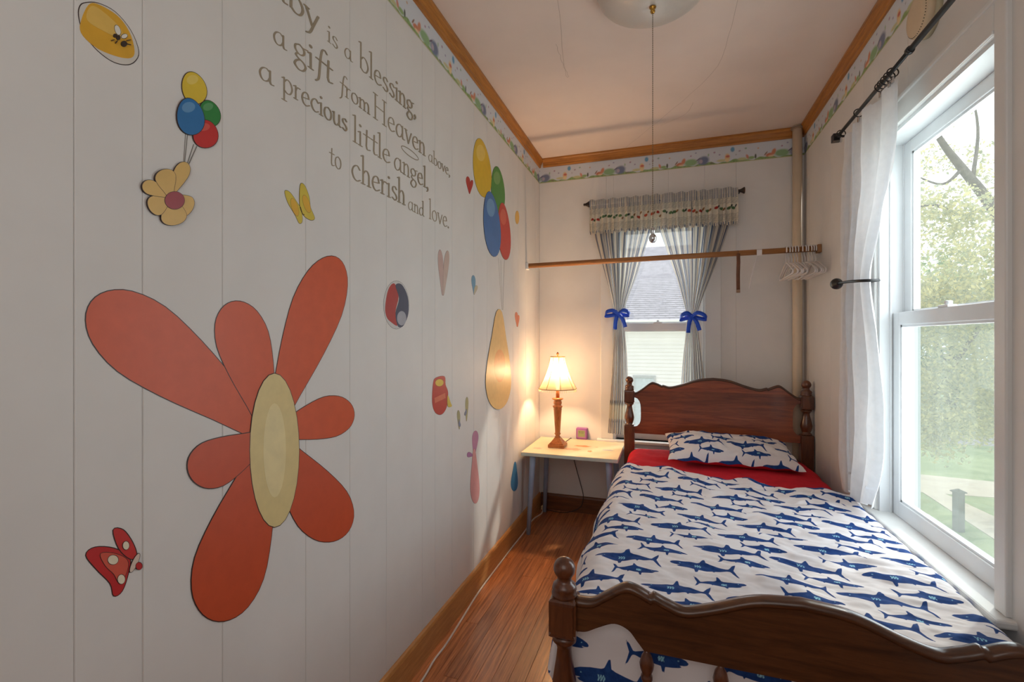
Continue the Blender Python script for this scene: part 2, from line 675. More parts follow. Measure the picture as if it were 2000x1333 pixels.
def border_cols(S, T):
    """S along the wall (m), T height 0..0.11"""
    C = np.empty(S.shape + (3,))
    C[:] = lin((214, 219, 226))
    P = 0.52
    s = np.mod(S, P)
    g = 0.014 + 0.006 * np.sin(S * 37) + 0.004 * np.sin(S * 91)
    m = np.clip((g - T) / 0.004 + .5, 0, 1)[..., None]
    gcol = np.array(lin((150, 176, 118)))[None, None] * (0.9 + 0.25 * vnoise(S * 130, T * 160, 5)[..., None])
    C[:] = C * (1 - m) + gcol * m
    m = np.clip((0.004 - T) / 0.002 + .5, 0, 1)[..., None]
    C[:] = C * (1 - m) + np.array(lin((196, 190, 150))) * m
    # round slate bush, orange flowers, yellow flower, balloon, fence posts and flutterers, repeated
    for (a, b, ra, rb, col, rot) in [
        (0.10, 0.030, 0.045, 0.024, (126, 172, 110), 0), (0.175, 0.034, 0.037, 0.030, (92, 104, 142), 0.25), (0.160, 0.030, 0.012, 0.014, (176, 160, 178), 0),
        (0.145, 0.045, 0.018, 0.004, (84, 70, 96), 0.6), (0.225, 0.012, 0.014, 0.004, (110, 92, 70), 0), (0.28, 0.022, 0.03, 0.009, (206, 200, 140), 0),
        (0.315, 0.038, 0.016, 0.026, (238, 192, 120), 0), (0.317, 0.044, 0.013, 0.008, (204, 84, 66), 0), (0.315, 0.020, 0.013, 0.012, (240, 214, 150), 0),
        (0.345, 0.084, 0.013, 0.017, (76, 146, 196), 0), (0.40, 0.018, 0.03, 0.010, (196, 196, 130), 0), (0.43, 0.028, 0.008, 0.018, (212, 120, 96), 0.4),
        (0.452, 0.02, 0.02, 0.010, (132, 170, 96), 0), (0.475, 0.026, 0.006, 0.016, (56, 60, 44), 0), (0.03, 0.026, 0.022, 0.012, (206, 104, 66), 0.2),
        (0.055, 0.042, 0.012, 0.022, (214, 118, 74), -0.35), (0.012, 0.036, 0.016, 0.004, (128, 84, 60), 0.9), (0.04, 0.018, 0.018, 0.006, (238, 200, 150), 0),
        (0.24, 0.078, 0.007, 0.006, (168, 132, 160), 0.5), (0.27, 0.06, 0.006, 0.005, (150, 140, 176), 0), (0.385, 0.07, 0.007, 0.006, (164, 146, 170), 0.4),
        (0.42, 0.082, 0.007, 0.006, (132, 168, 150), 0), (0.49, 0.074, 0.006, 0.005, (204, 160, 128), 0), (0.10, 0.072, 0.006, 0.005, (170, 120, 150), 0.6),
        (0.13, 0.088, 0.006, 0.005, (146, 150, 186), 0), (0.205, 0.066, 0.005, 0.010, (150, 186, 150), 0), (0.365, 0.05, 0.005, 0.005, (178, 178, 186), 0)]:
        for k in (-P, 0, P):
            blob(C, s, T, a + k, b, ra * .9, rb * .9, tuple(int(q * .72 + 205 * .28) for q in col), rot, .5)
    return C


M_border = attr_col('border_print', rough=0.6)
BB = 2.309


def border(parent, p0, p1, off, flip=False):
    n = int((Vector(p1) - Vector(p0)).length / 0.0026)
    L_ = (Vector(p1) - Vector(p0)).length
    S, T = np.meshgrid(np.linspace(0, L_, n), np.linspace(0, CB - BB + 0.002, 44), indexing='ij')
    d = (Vector(p1) - Vector(p0)) / L_
    P = np.stack([p0[0] + d.x * S + off[0], p0[1] + d.y * S + off[1], BB + T], -1)
    return grid_obj('wallpaper_border', P, M_border, parent, False, cols={'col': border_cols(S + 0.13, T)})


border(wall_left, (LW, NW + 0.01), (LW, BW), (0.0006, 0))
border(wall_back, (LW, BW), (RW, BW), (0, -0.0006))
border(wall_right, (RW, BW), (RW, NW + 0.01), (-0.0006, 0))


# ---------------------------------------------------------------- windows
M_glass = glass_mat('window_glass', 0.025)
M_screen = glass_mat('insect_screen', 0.05, (0.88, 0.9, 0.9))


def make_window(name, label, a0, a1, z0, z1, mz, loc, rotz, cas=(0.09, 0.09, 0.095), horn=0.03, apron=True, stool=0.04):
    """local x along the wall (as seen from inside), y outwards, z up; opening a0..a1, z0..z1"""
    w = struct(bpy.data.objects.new(name, None), label)
    COL.objects.link(w)
    w.location = loc
    w.rotation_euler = (0, 0, rotz)
    f = 0.012
    for nm, b in (('casing', (a0 - cas[0], a0, -f, 0.006, z0, z1 + cas[2])), ('casing', (a1, a1 + cas[1], -f, 0.006, z0, z1 + cas[2])),
                  ('head_casing', (a0, a1, -f, 0.006, z1, z1 + cas[2]))):
        MB().rbox(*b, r=0.004).build(nm, M_trim, w)
    mb = MB()
    mb.rbox(a0 - cas[0], a1 + cas[1], -f - 0.006, 0.0, z1 + cas[2] - 0.012, z1 + cas[2] + 0.002, r=0.003)
    mb.rbox(a0, a1, -f - 0.003, 0.0, z1 + 0.002, z1 + 0.012, r=0.002)
    mb.build('casing_bead', M_trim, w)
    MB().rbox(a0 - cas[0] - horn + 0.006, a1 + cas[1] + horn - 0.006, -stool, 0.05, z0 - 0.021, z0, r=0.006).build('sill', M_trim, w)
    if apron:
        MB().rbox(a0 - cas[0], a1 + cas[1], -0.014, 0.005, z0 - 0.10, z0 - 0.021, r=0.004).build('apron', M_trim, w)
    mb = MB()
    mb.box(a0, a0 + 0.014, 0.0, 0.13, z0, z1).box(a1 - 0.014, a1, 0.0, 0.13, z0, z1).box(a0, a1, 0.0, 0.13, z1 - 0.012, z1).box(a0, a1, 0.05, 0.16, z0 - 0.03, z0 + 0.002)
    for q in (0.032, 0.074):
        mb.box(a0 + 0.014, a0 + 0.02, q, q + 0.006, z0, z1).box(a1 - 0.02, a1 - 0.014, q, q + 0.006, z0, z1)
    mb.build('jamb', M_vinyl, w)

    def sash(nm, y0, y1, s0, s1, bot, top, st=0.05):
        b0, b1 = a0 + 0.016, a1 - 0.016
        m = MB()
        m.rbox(b0, b0 + st, y0, y1, s0, s1, r=0.003).rbox(b1 - st, b1, y0, y1, s0, s1, r=0.003)
        m.rbox(b0 + st - 0.002, b1 - st + 0.002, y0, y1, s0, s0 + bot, r=0.003).rbox(b0 + st - 0.002, b1 - st + 0.002, y0, y1, s1 - top, s1, r=0.003)
        q = 0.008                                      # glazing bead
        g0, g1, h0, h1 = b0 + st, b1 - st, s0 + bot, s1 - top
        ym = (y0 + y1) / 2
        m.box(g0, g0 + q, y0 + 0.006, y1 - 0.006, h0, h1).box(g1 - q, g1, y0 + 0.006, y1 - 0.006, h0, h1)
        m.box(g0, g1, y0 + 0.006, y1 - 0.006, h0, h0 + q).box(g0, g1, y0 + 0.006, y1 - 0.006, h1 - q, h1)
        o = m.build(nm, M_vinyl, w)
        MB().box(g0, g1, ym - 0.0015, ym + 0.0015, h0, h1).build('pane', M_glass, o)
        return o
    sash('upper_sash', 0.078, 0.106, mz - 0.02, z1 - 0.012, 0.046, 0.045)
    lo = sash('lower_sash', 0.042, 0.072, z0, mz + 0.025, 0.058, 0.048)
    am = (a0 + a1) / 2
    MB().rbox(am - 0.028, am + 0.028, 0.044, 0.07, mz + 0.025, mz + 0.033, r=0.002).lathe([(0.01, 0), (0.01, 0.012), (0.006, 0.014)], (am, 0.06, mz + 0.032)).build('sash_lock', M_vinyl, lo)
    if apron:
        return w
    MB().box(a0 + 0.016, a1 - 0.016, 0.1205, 0.1215, z0, mz).build('insect_screen', M_screen, w)
    return w


win1 = make_window('window_1', 'sash window on the back wall behind the striped curtains', H1[0], H1[1], H1[2], H1[3], 1.283, (0, BW, 0), 0.0, (0.085, 0.095, 0.09))
win2 = make_window('window_2', 'tall white sash window beside the bed', -H2[1], -H2[0], H2[2] + 0.019, H2[3], 1.276, (RW, 0, 0), -PI / 2, (0.095, 0.045, 0.09), 0.025, False)

# ---------------------------------------------------------------- lettering on the left wall
_st = lambda x, h, f=1: [('L', [(x, h), (x, 0)])] + ([('L', [(x - .12, .02), (x + .13, .02)])] if f else [])
_arc = lambda x: [('C', [(x, .68), (x + .17, .95), (x + .33, .96), (x + .43, .72), (x + .44, .4)]), ('L', [(x + .44, .45), (x + .44, 0)]), ('L', [(x + .33, .02), (x + .57, .02)])]
_bowl = [('C', [(.62, .86), (.42, 1), (.18, .83), (.06, .46), (.14, .1), (.32, 0), (.52, .16), (.62, .42)])]
GLY = {
    'a': (.84, _bowl + [('L', [(.64, 1), (.64, .2)]), ('C', [(.64, .2), (.7, .03), (.84, .06)])]),
    'b': (.74, [('L', [(.12, 1.9), (.12, .1)]), ('L', [(-.02, 1.8), (.12, 1.9)]), ('C', [(.12, .72), (.32, 1), (.55, .9), (.68, .5), (.55, .1), (.32, 0), (.12, .14)])]),
    'c': (.66, [('C', [(.6, .8), (.42, 1), (.18, .85), (.06, .48), (.18, .12), (.4, 0), (.62, .14)])]),
    'd': (.84, _bowl + [('L', [(.64, 1.9), (.64, .15)]), ('L', [(.5, 1.82), (.64, 1.9)]), ('L', [(.64, .15), (.8, .05)])]),
    'e': (.66, [('L', [(.1, .5), (.58, .62)]), ('C', [(.58, .62), (.5, .93), (.34, 1), (.14, .82), (.06, .46), (.16, .12), (.37, 0), (.62, .16)])]),
    'f': (.52, [('C', [(.74, 1.76), (.6, 1.9), (.45, 1.74), (.36, 1.2), (.3, .4), (.24, -.25), (.08, -.5)]), ('L', [(.1, 1), (.62, 1)])]),
    'g': (.72, [('C', [(.32, .98), (.1, .8), (.1, .52), (.32, .36), (.54, .52), (.54, .82), (.32, .98)]), ('L', [(.5, .9), (.74, .98)]),
                ('C', [(.2, .38), (.12, .2), (.26, .08), (.52, 0), (.64, -.22), (.5, -.52), (.26, -.6), (.06, -.42), (.12, -.18), (.3, .03)])]),
    'h': (.72, _st(.12, 1.9) + [('L', [(-.02, 1.8), (.12, 1.9)])] + _arc(.12)),
    'i': (.30, _st(.14, 1) + [('L', [(0, .9), (.14, 1)]), ('D', [(.14, 1.42)])]),
    'l': (.30, _st(.14, 1.9) + [('L', [(0, 1.8), (.14, 1.9)])]),
    'm': (1.16, _st(.12, 1) + [('L', [(-.02, .9), (.12, 1)])] + _arc(.12) + _arc(.56)),
    'n': (.72, _st(.12, 1) + [('L', [(-.02, .9), (.12, 1)])] + _arc(.12)),
    'o': (.74, [('C', [(.36, 1), (.14, .84), (.06, .5), (.14, .15), (.36, 0), (.58, .15), (.66, .5), (.58, .84), (.36, 1)])]),
    'p': (.76, [('L', [(.14, 1.05), (.14, -.62)]), ('L', [(0, .93), (.14, 1.05)]), ('L', [(.0, -.6), (.3, -.6)]), ('C', [(.14, .72), (.34, 1), (.58, .9), (.7, .5), (.58, .1), (.36, 0), (.14, .14)])]),
    'r': (.50, _st(.14, 1) + [('L', [(0, .9), (.14, 1)]), ('C', [(.14, .62), (.26, .92), (.46, .94)])]),
    's': (.54, [('C', [(.47, .84), (.32, 1), (.13, .88), (.14, .64), (.4, .42), (.48, .2), (.34, 0), (.08, .12)])]),
    't': (.50, [('L', [(.26, 1.42), (.22, .25)]), ('C', [(.22, .25), (.3, .03), (.5, .1)]), ('L', [(.02, 1), (.5, 1)])]),
    'u': (.76, [('L', [(.1, 1), (.1, .3)]), ('C', [(.1, .3), (.2, .03), (.38, .04), (.56, .3)]), ('L', [(.58, 1), (.58, .12)]), ('L', [(.58, .12), (.72, .03)]), ('L', [(0, .95), (.1, 1)])]),
    'v': (.66, [('L', [(.04, 1), (.32, 0)]), ('L', [(.32, 0), (.62, .98)]), ('L', [(-.04, .98), (.16, .98)])]),
    'y': (.70, [('L', [(.04, 1), (.34, .08)]), ('C', [(.66, 1), (.42, .2), (.24, -.4), (.06, -.58)]), ('L', [(-.04, .98), (.16, .98)])]),
    'A': (1.1, [('L', [(.05, 0), (.5, 1.75)]), ('L', [(.5, 1.75), (.98, 0)]), ('L', [(.2, .6), (.8, .6)])]),
    'H': (1.12, [('L', [(.16, 1.8), (.16, 0)]), ('L', [(.9, 1.8), (.9, 0)]), ('L', [(.16, .95), (.9, .95)]), ('L', [(.02, .02), (.32, .02)]), ('L', [(.76, .02), (1.06, .02)]),
                 ('L', [(.02, 1.78), (.32, 1.78)]), ('L', [(.76, 1.78), (1.06, 1.78)])]),
    ',': (.28, [('D', [(.12, .07)]), ('C', [(.17, .05), (.16, -.12), (.06, -.26)])]),
    '.': (.28, [('D', [(.12, .07)])]),
}
M_letter = plain('taupe_vinyl', (158, 145, 124), 0.5, 0.05, 30)
NIBA, NIBW, NIBT = math.radians(18), 0.064, 0.030


def glyph_polys(g, bold=1.0):
    ca, sa = math.cos(NIBA), math.sin(NIBA)
    nib = [(ca * a - sa * b, sa * a + ca * b) for a, b in ((NIBW * bold, 0), (NIBW * .6 * bold, NIBT * bold), (-NIBW * .6 * bold, NIBT * bold), (-NIBW * bold, 0), (-NIBW * .6 * bold, -NIBT * bold), (NIBW * .6 * bold, -NIBT * bold))]
    out = []
    for k, pts in g:
        if k == 'D':
            out.append([(pts[0][0] + .1 * math.cos(q * PI / 5), pts[0][1] + .1 * math.sin(q * PI / 5)) for q in range(10)])
            continue
        path = catmull(pts, 5) if k == 'C' else pts
        for p, q in zip(path, path[1:]):
            out.append(hull([(p[0] + a, p[1] + b) for a, b in nib] + [(q[0] + a, q[1] + b) for a, b in nib]))
    return out


letters = thing('wall_lettering', 'taupe vinyl verse in serif letters across the top of the panelled wall', 'lettering', (LW, 1.3, 1.66))
WORDS = [('A', .66, .75, 2.004, .04), ('baby', .788, 1.006, 2.004, .041), ('is', 1.045, 1.083, 2.004, .029), ('a', 1.114, 1.146, 2.004, .029), ('blessing,', 1.182, 1.508, 2.006, .043),
         ('a', .861, .897, 1.893, .031), ('gift', .924, 1.058, 1.895, .040), ('from', 1.092, 1.230, 1.890, .030), ('Heaven', 1.252, 1.576, 1.891, .044), ('above,', 1.606, 1.79, 1.885, .028),
         ('a', .821, .858, 1.788, .031), ('precious', .888, 1.122, 1.792, .033), ('little', 1.153, 1.340, 1.777, .042), ('angel,', 1.368, 1.602, 1.773, .042),
         ('to', 1.052, 1.099, 1.674, .033), ('cherish', 1.145, 1.433, 1.667, .045), ('and', 1.458, 1.569, 1.660, .030), ('love.', 1.612, 1.782, 1.664, .041)]
for wd, y0, y1, zb, xh in WORDS:
    tot = sum(GLY[ch][0] + .06 for ch in wd) - 0.14
    sx = (y1 - y0) / tot
    mb = MB()
    cx_ = y0
    hgt = 0.0003
    for ch in wd:
        adv, g = GLY[ch]
        for poly in glyph_polys(g):
            hgt += 0.000012
            mb.prism(poly, lambda p: (0.0001, cx_ + p[0] * sx - 1.3, zb + p[1] * xh - 1.66), lambda p: (hgt, cx_ + p[0] * sx - 1.3, zb + p[1] * xh - 1.66))
        cx_ += (adv + .06) * sx
    mb.build('word', M_letter, letters)
# the little halo over the word
mb = MB()
hp = [(1.472 + .058 * math.cos(a) - .0 * math.sin(a), 1.862 + .012 * math.sin(a)) for a in np.linspace(0, 2 * PI, 40)]
for p, q in zip(hp, hp[1:]):
    d = Vector((q[0] - p[0], q[1] - p[1])).normalized() * 0.0015
    poly = [(p[0] - d.y * -1, p[1] - d.x), (q[0] + d.y, q[1] - d.x), (q[0] - d.y, q[1] + d.x), (p[0] - d.y, p[1] + d.x)]
    mb.prism(poly, lambda p: (0.0002, p[0] - 1.3, p[1] - 1.66), lambda p: (0.0009, p[0] - 1.3, p[1] - 1.66))
mb.build('halo', M_letter, letters)


# ---------------------------------------------------------------- stickers on the left wall
def vinyl(c):
    return plain('vinyl_%02x%02x%02x' % c, c, 0.4, 0.03, 30)


INK = (52, 34, 30)


class Sticker:
    def __init__(s, name, label, px):
        y, z = at_x(px[0], px[1], LW)[1:]
        s.o = thing(name, label, 'wall sticker', (LW, y, z))
        s.y, s.z, s.k = y, z, 0

    def shape(s, name, pts, col, outline=None, lift=None):
        """pts: photograph pixels of an outline lying on the wall"""
        P = [at_x(u, v, LW)[1:] for u, v in pts]
        if sum(a[0] * b[1] - b[0] * a[1] for a, b in zip(P, P[1:] + P[:1])) < 0:
            P.reverse()
        s.k += 1
        e = 0.0003 + 0.00022 * s.k
        if outline:
            cy, cz = sum(p[0] for p in P) / len(P), sum(p[1] for p in P) / len(P)
            n = len(P)
            Q = []
            for i in range(n):
                a, b = P[i - 1], P[(i + 1) % n]
                t = Vector((b[0] - a[0], b[1] - a[1]))
                t = t.normalized() if t.length else Vector((1, 0))
                Q.append((P[i][0] + t.y * outline, P[i][1] - t.x * outline))
            mb = MB().prism(Q, lambda p: (0.0001, p[0] - s.y, p[1] - s.z), lambda p: (e - 0.0001, p[0] - s.y, p[1] - s.z))
            mb.build('outline', vinyl(INK), s.o)
        mb = MB().prism(P, lambda p: (0.0001, p[0] - s.y, p[1] - s.z), lambda p: (e, p[0] - s.y, p[1] - s.z))
        return mb.build(name, vinyl(col), s.o)

    def line(s, name, pts, col, w=0.0012):
        s.k += 1
        e = 0.0003 + 0.00022 * s.k
        P = [at_x(u, v, LW)[1:] for u, v in pts]
        mb = MB()
        for p, q in zip(P, P[1:]):
            d = Vector((q[0] - p[0], q[1] - p[1])).normalized() * w
            poly = [(p[0] + d.y, p[1] - d.x), (q[0] + d.y, q[1] - d.x), (q[0] - d.y, q[1] + d.x), (p[0] - d.y, p[1] + d.x)]
            mb.prism(poly, lambda p: (0.0001, p[0] - s.y, p[1] - s.z), lambda p: (e, p[0] - s.y, p[1] - s.z))
        return mb.build(name, vinyl(col), s.o)


def ell(cx, cy, rx, ry, rot=0, n=28, egg=0.0):
    out = []
    for k in range(n):
        a = 2 * PI * k / n
        x, y = rx * math.cos(a) * (1 - egg * math.sin(a)), ry * math.sin(a)
        c_, s_ = math.cos(math.radians(rot)), math.sin(math.radians(rot))
        out.append((cx + x * c_ - y * s_, cy + x * s_ + y * c_))
    return out


def petal(c, tip, w):
    """teardrop from c to tip, half width w"""
    d = Vector((tip[0] - c[0], tip[1] - c[1]))
    n = Vector((-d.y, d.x)).normalized() * w
    pts = []
    for t, k in ((0, .22), (.25, .55), (.5, .86), (.72, 1), (.88, .82), (.97, .45), (1, 0)):
        pts.append((c[0] + d.x * t + n.x * k, c[1] + d.y * t + n.y * k))
    pts += [(c[0] + d.x * t - n.x * k, c[1] + d.y * t - n.y * k) for t, k in ((.97, .45), (.88, .82), (.72, 1), (.5, .86), (.25, .55), (0, .22))]
    return catmull(pts, 3, True)


# big plain orange flower (generic shape)
st = Sticker('flower_sticker', 'largest sticker, plain orange flower with long petals and a cream centre', (520, 880))
OR1, OR2 = (214, 92, 52), (204, 84, 48)
c0 = (528, 850)
for tip, w in (((178, 590), 78), ((452, 590), 52), ((655, 502), 50), ((690, 800), 40), ((668, 1050), 58), ((415, 1212), 70), ((370, 930), 46)):
    st.shape('petal', petal(c0, tip, w), OR1 if tip[1] < 900 else OR2, 0.0016)
st.shape('flower_centre', ell(535, 880, 48, 150), (226, 206, 146), 0.0016)
st.shape('flower_heart', ell(535, 880, 22, 92), (236, 220, 166))

# red butterfly
st = Sticker('butterfly_sticker', 'red butterfly sticker with pale spots, low on the wall beneath the big orange flower', (222, 1098))
st.shape('wing', catmull([(168, 1085), (185, 1070), (222, 1072), (252, 1090), (250, 1120), (238, 1155), (222, 1164), (215, 1140), (188, 1112)], 4, True), (196, 44, 44), 0.0014)
st.shape('wing', catmull([(221, 1036), (240, 1036), (258, 1060), (266, 1085), (254, 1092), (232, 1072)], 4, True), (204, 52, 48), 0.0014)
st.shape('wing_patch', catmull([(196, 1082), (224, 1082), (248, 1095), (246, 1120), (232, 1138), (222, 1122), (205, 1105)], 4, True), (214, 92, 72), 0.0008)
for c in ((220, 1094, 10, 9), (236, 1132, 7, 9), (245, 1066, 6, 8)):
    st.shape('spot', ell(*c), (236, 226, 200), 0.0008)
st.shape('body', ell(262, 1100, 5, 20, 25), (226, 206, 190), 0.0008)
st.shape('head', ell(270, 1106, 6, 7), (196, 44, 44), 0.0008)

# honey-yellow disc with a bee
st = Sticker('bee_sticker', 'yellow oval sticker with a small bee, highest on the near wall', (212, 65))
st.shape('white_backing', catmull([(157, 12), (168, 6), (192, 7), (225, 24), (255, 60), (270, 100), (262, 120), (244, 126), (216, 118), (184, 92), (162, 60), (154, 30)], 4, True), (216, 212, 204), 0.0012)
st.shape('yellow_patch', catmull([(158, 40), (172, 10), (190, 8), (228, 30), (252, 62), (262, 96), (258, 112), (238, 113), (204, 102), (180, 88), (158, 64)], 4, True), (226, 172, 50))
st.shape('light_patch', catmull([(172, 18), (188, 14), (232, 52), (238, 76), (200, 60), (170, 40)], 4, True), (230, 190, 96))
st.shape('wing', ell(229, 59, 5, 10, -20), (232, 228, 218), 0.0006)
st.shape('wing', ell(242, 71, 6, 4, -20), (232, 228, 218), 0.0006)
for k, c in enumerate(((224, 70, 4, 4), (230, 74, 4, 5), (241, 86, 6, 6))):
    st.shape('bee_body', ell(*c), (58, 44, 36))
for a in (((222, 78), (216, 80)), ((228, 80), (224, 85)), ((246, 80), (254, 78)), ((246, 86), (254, 88))):
    st.line('bee_leg', a, (58, 44, 36), 0.0005)


def balloons(st, spec):
    for c in spec:
        cx, cy, rx, ry, rot, col, lite = c
        st.shape('balloon', ell(cx, cy, rx, ry, rot, 30, -0.12), col, 0.0011)
        st.shape('balloon_shine', ell(cx - rx * .15, cy - ry * .5, rx * .5, ry * .28, rot), lite)


st = Sticker('balloon_sticker', 'small bunch of four balloons over a plain yellow flower, upper left of the wall', (375, 280))
for a in (((362, 262), (358, 322)), ((366, 262), (360, 322)), ((378, 282), (364, 324)), ((384, 286), (366, 326))):
    st.line('string', a, (120, 116, 110), 0.0005)
balloons(st, [(378, 172, 23, 32, -18, (226, 196, 60), (232, 208, 104)), (408, 222, 20, 26, -18, (44, 136, 64), (92, 160, 104)),
              (400, 262, 24, 27, -5, (200, 44, 42), (216, 90, 80)), (370, 228, 26, 36, -12, (40, 116, 178), (96, 150, 196))])
c0 = (330, 384)
for tip, w in (((362, 318), 15), ((372, 412), 22), ((340, 440), 25), ((290, 410), 20), ((276, 360), 14), ((316, 332), 20)):
    st.shape('petal', petal(c0, tip, w), (222, 184, 108), 0.0007)
st.shape('flower_centre', ell(338, 392, 19, 17), (164, 70, 78), 0.0007)

st = Sticker('butterfly_sticker', 'yellow butterfly sticker with scrolled wings beneath the verse', (587, 400))
for w in ([(556, 374), (566, 376), (580, 396), (588, 410), (590, 432), (584, 436), (576, 420), (562, 396)],
          [(586, 362), (594, 362), (603, 384), (606, 406), (614, 426), (606, 430), (592, 420), (585, 400)]):
    st.shape('wing', catmull(w, 4, True), (218, 196, 74), 0.0010)
    cu, cv = sum(p[0] for p in w) / len(w), sum(p[1] for p in w) / len(w)
    st.shape('wing_scroll', ell(cu, cv, 6, 18, -18), (226, 178, 60), 0.0005)
st.line('body', ((586, 404), (590, 418), (594, 420)), (90, 76, 44), 0.001)

st = Sticker('balloon_sticker', 'tall bunch of four balloons over a plain yellow leaf, near the far corner', (965, 400))
for a in (((973, 504), (977, 560), (980, 606)), ((978, 508), (979, 560), (981, 606)), ((985, 508), (983, 560), (982, 606))):
    st.line('string', a, (130, 126, 118), 0.0006)
balloons(st, [(941, 328, 17, 58, -6, (226, 186, 40), (234, 202, 96)), (972, 371, 13, 46, -4, (78, 146, 62), (120, 168, 96)),
              (984, 452, 12, 56, -4, (206, 66, 54), (222, 104, 84)), (960, 438, 16, 64, -5, (66, 116, 180), (112, 158, 204))])
st.shape('leaf', petal((974, 610), (972, 800), 25), (232, 192, 122), 0.0009)
st.shape('leaf_patch', ell(975, 715, 11, 32), (236, 168, 104))

st = Sticker('disc_sticker', 'round sticker halved in red and slate blue, centre of the panelled wall', (774, 596))
st.shape('white_backing', ell(774, 596, 25, 47), (206, 204, 202), 0.0008)
st.shape('red_half', catmull([(752, 600), (758, 566), (770, 554), (778, 580), (772, 610), (776, 636), (764, 630), (755, 620)], 4, True), (178, 60, 56))
st.shape('slate_half', catmull([(772, 558), (784, 556), (796, 580), (797, 612), (788, 636), (777, 638), (772, 612), (779, 584)], 4, True), (74, 76, 98))
st.shape('pale_spot', ell(784, 622, 9, 14), (168, 168, 178))

st = Sticker('jar_sticker', 'red jar sticker with a yellow brim, between the big flower and the lamp', (861, 772))
st.shape('jar', catmull([(846, 748), (852, 738), (868, 736), (870, 752), (875, 768), (872, 796), (862, 810), (850, 806), (844, 786)], 4, True), (190, 58, 54), 0.0010)
st.shape('brim', ell(858, 748, 8, 7, -10), (224, 190, 72), 0.0008)
st.shape('jar_band', [(848, 778), (869, 768), (870, 778), (849, 788)], (212, 110, 88))
st.shape('drip', catmull([(874, 772), (880, 788), (882, 794), (874, 794)], 3, True), (216, 192, 84), 0.0006)


def small(label, px, parts, name='leaf_sticker'):
    s = Sticker(name, label, px)
    for nm, pts, col in parts:
        s.shape(nm, pts, col, 0.0006)
    return s


small('tiny red butterfly sticker left of the tall balloons', (916, 363), [('wing', petal((917, 378), (913, 345), 4), (190, 56, 48)), ('wing', petal((917, 378), (922, 352), 3), (190, 56, 48))], 'butterfly_sticker')
small('tiny yellow sun sticker right of the tall balloons', (1010, 425), [('disc', ell(1010, 425, 4, 13), (226, 180, 84))], 'sun_sticker')
small('small pale pink leaf sticker high above the jar sticker', (866, 530), [('leaf', petal((864, 575), (859, 488), 5), (196, 166, 158)), ('leaf', petal((866, 575), (874, 490), 5), (200, 176, 164))])
small('tiny blue butterfly sticker left of the balloon strings', (925, 558), [('wing', petal((926, 575), (924, 538), 4), (104, 150, 180)), ('wing', petal((926, 575), (931, 558), 3), (190, 180, 150))], 'butterfly_sticker')
small('tiny coral leaf sticker beside the lamp shade', (1010, 624), [('leaf', petal((1010, 638), (1008, 610), 3), (216, 130, 96)), ('leaf', petal((1011, 638), (1013, 616), 2), (216, 130, 96))])
small('thin grey and yellow dragonfly sticker right of the jar', (911, 798), [('wing', petal((911, 822), (912, 776), 3), (172, 166, 120)), ('wing', petal((911, 800), (908, 812), 2), (120, 132, 160))], 'dragonfly_sticker')
small('thin grey and yellow dragonfly sticker, lower of the two by the jar', (896, 820), [('wing', petal((897, 838), (895, 802), 3), (168, 162, 120)), ('wing', petal((896, 820), (898, 834), 2), (120, 132, 160))], 'dragonfly_sticker')
small('pink and mauve leaf sticker low on the wall left of the table', (926, 912), [('leaf', petal((926, 890), (929, 842), 6), (186, 128, 168)), ('leaf', petal((924, 890), (912, 888), 5), (180, 124, 170)),
      ('leaf', petal((926, 880), (928, 984), 9), (222, 160, 158))])
small('blue leaf sticker under the table edge by the corner', (1005, 930), [('leaf', petal((1006, 904), (1004, 960), 7), (66, 138, 190))])

# ---------------------------------------------------------------- ceiling light with its pull chain, smoke detector, riser pipe
LX, LY = -0.052, 1.742
M_dome = NT('frosted_glass')
M_dome.b.inputs['Base Color'].default_value = rgba((214, 206, 198))
M_dome.b.inputs['Roughness'].default_value = 0.3
M_dome.b.inputs['Transmission Weight'].default_value = 0.15
_nz = M_dome.noise(M_dome.coords(), 60)
M_dome.bump(_nz, 0.3, 0.003)
M_dome = M_dome.m
M_brass = plain('brass', (196, 150, 70), 0.25, 0.05, 30, metal=1.0)
M_chain = plain('aged_brass_chain', (122, 104, 76), 0.4, 0.1, 200, metal=0.7)
M_chrome = plain('chrome', (206, 208, 210), 0.15, 0.03, 30, metal=1.0)
lt = thing('ceiling_light', 'frosted glass dome ceiling light with brass finial and long pull chain', 'ceiling light', (LX, LY, CEIL))
MB().lathe([(0.06, -0.02), (0.075, -0.012), (0.08, 0)], seg=28).build('canopy', M_trim, lt)
prof = [(0.008, -0.093)] + [(0.195 * math.sin(a), -0.020 - 0.075 * math.cos(a) ** 0.9) for a in np.linspace(0.12, PI / 2, 12)] + [(0.2, -0.012), (0.196, -0.012)]
MB().lathe(prof, seg=40, cap=False).build('dome', M_dome, lt)
MB().lathe([(0.001, -0.118), (0.006, -0.116), (0.009, -0.110), (0.006, -0.104), (0.011, -0.099), (0.012, -0.095), (0.004, -0.092)], seg=16).build('finial', M_brass, lt)
cz = np.arange(1.6, CEIL - 0.116, 0.0075)
mb = MB().tube([(0, 0, 1.59 - CEIL), (0, 0, -0.116)], 0.0008, 6)
for z in cz:
    mb.lathe([(0.0003, -.0018), (.0014, -.0012), (.0018, 0), (.0014, .0012), (.0003, .0018)], (0, 0, z - CEIL), 6)
mb.build('pull_chain', M_chain, lt)
MB().lathe([(0.001, -0.052), (0.008, -0.050), (0.0125, -0.042), (0.0135, -0.034), (0.011, -0.026), (0.006, -0.02), (0.007, -0.016), (0.0085, -0.010), (0.007, -0.003), (0.003, 0.003), (0.001, 0.006)], (0, 0, 1.594 - CEIL), 18).build(
    'pull_knob', M_chrome, lt, label='chrome ribbed drop on the end of the chain')

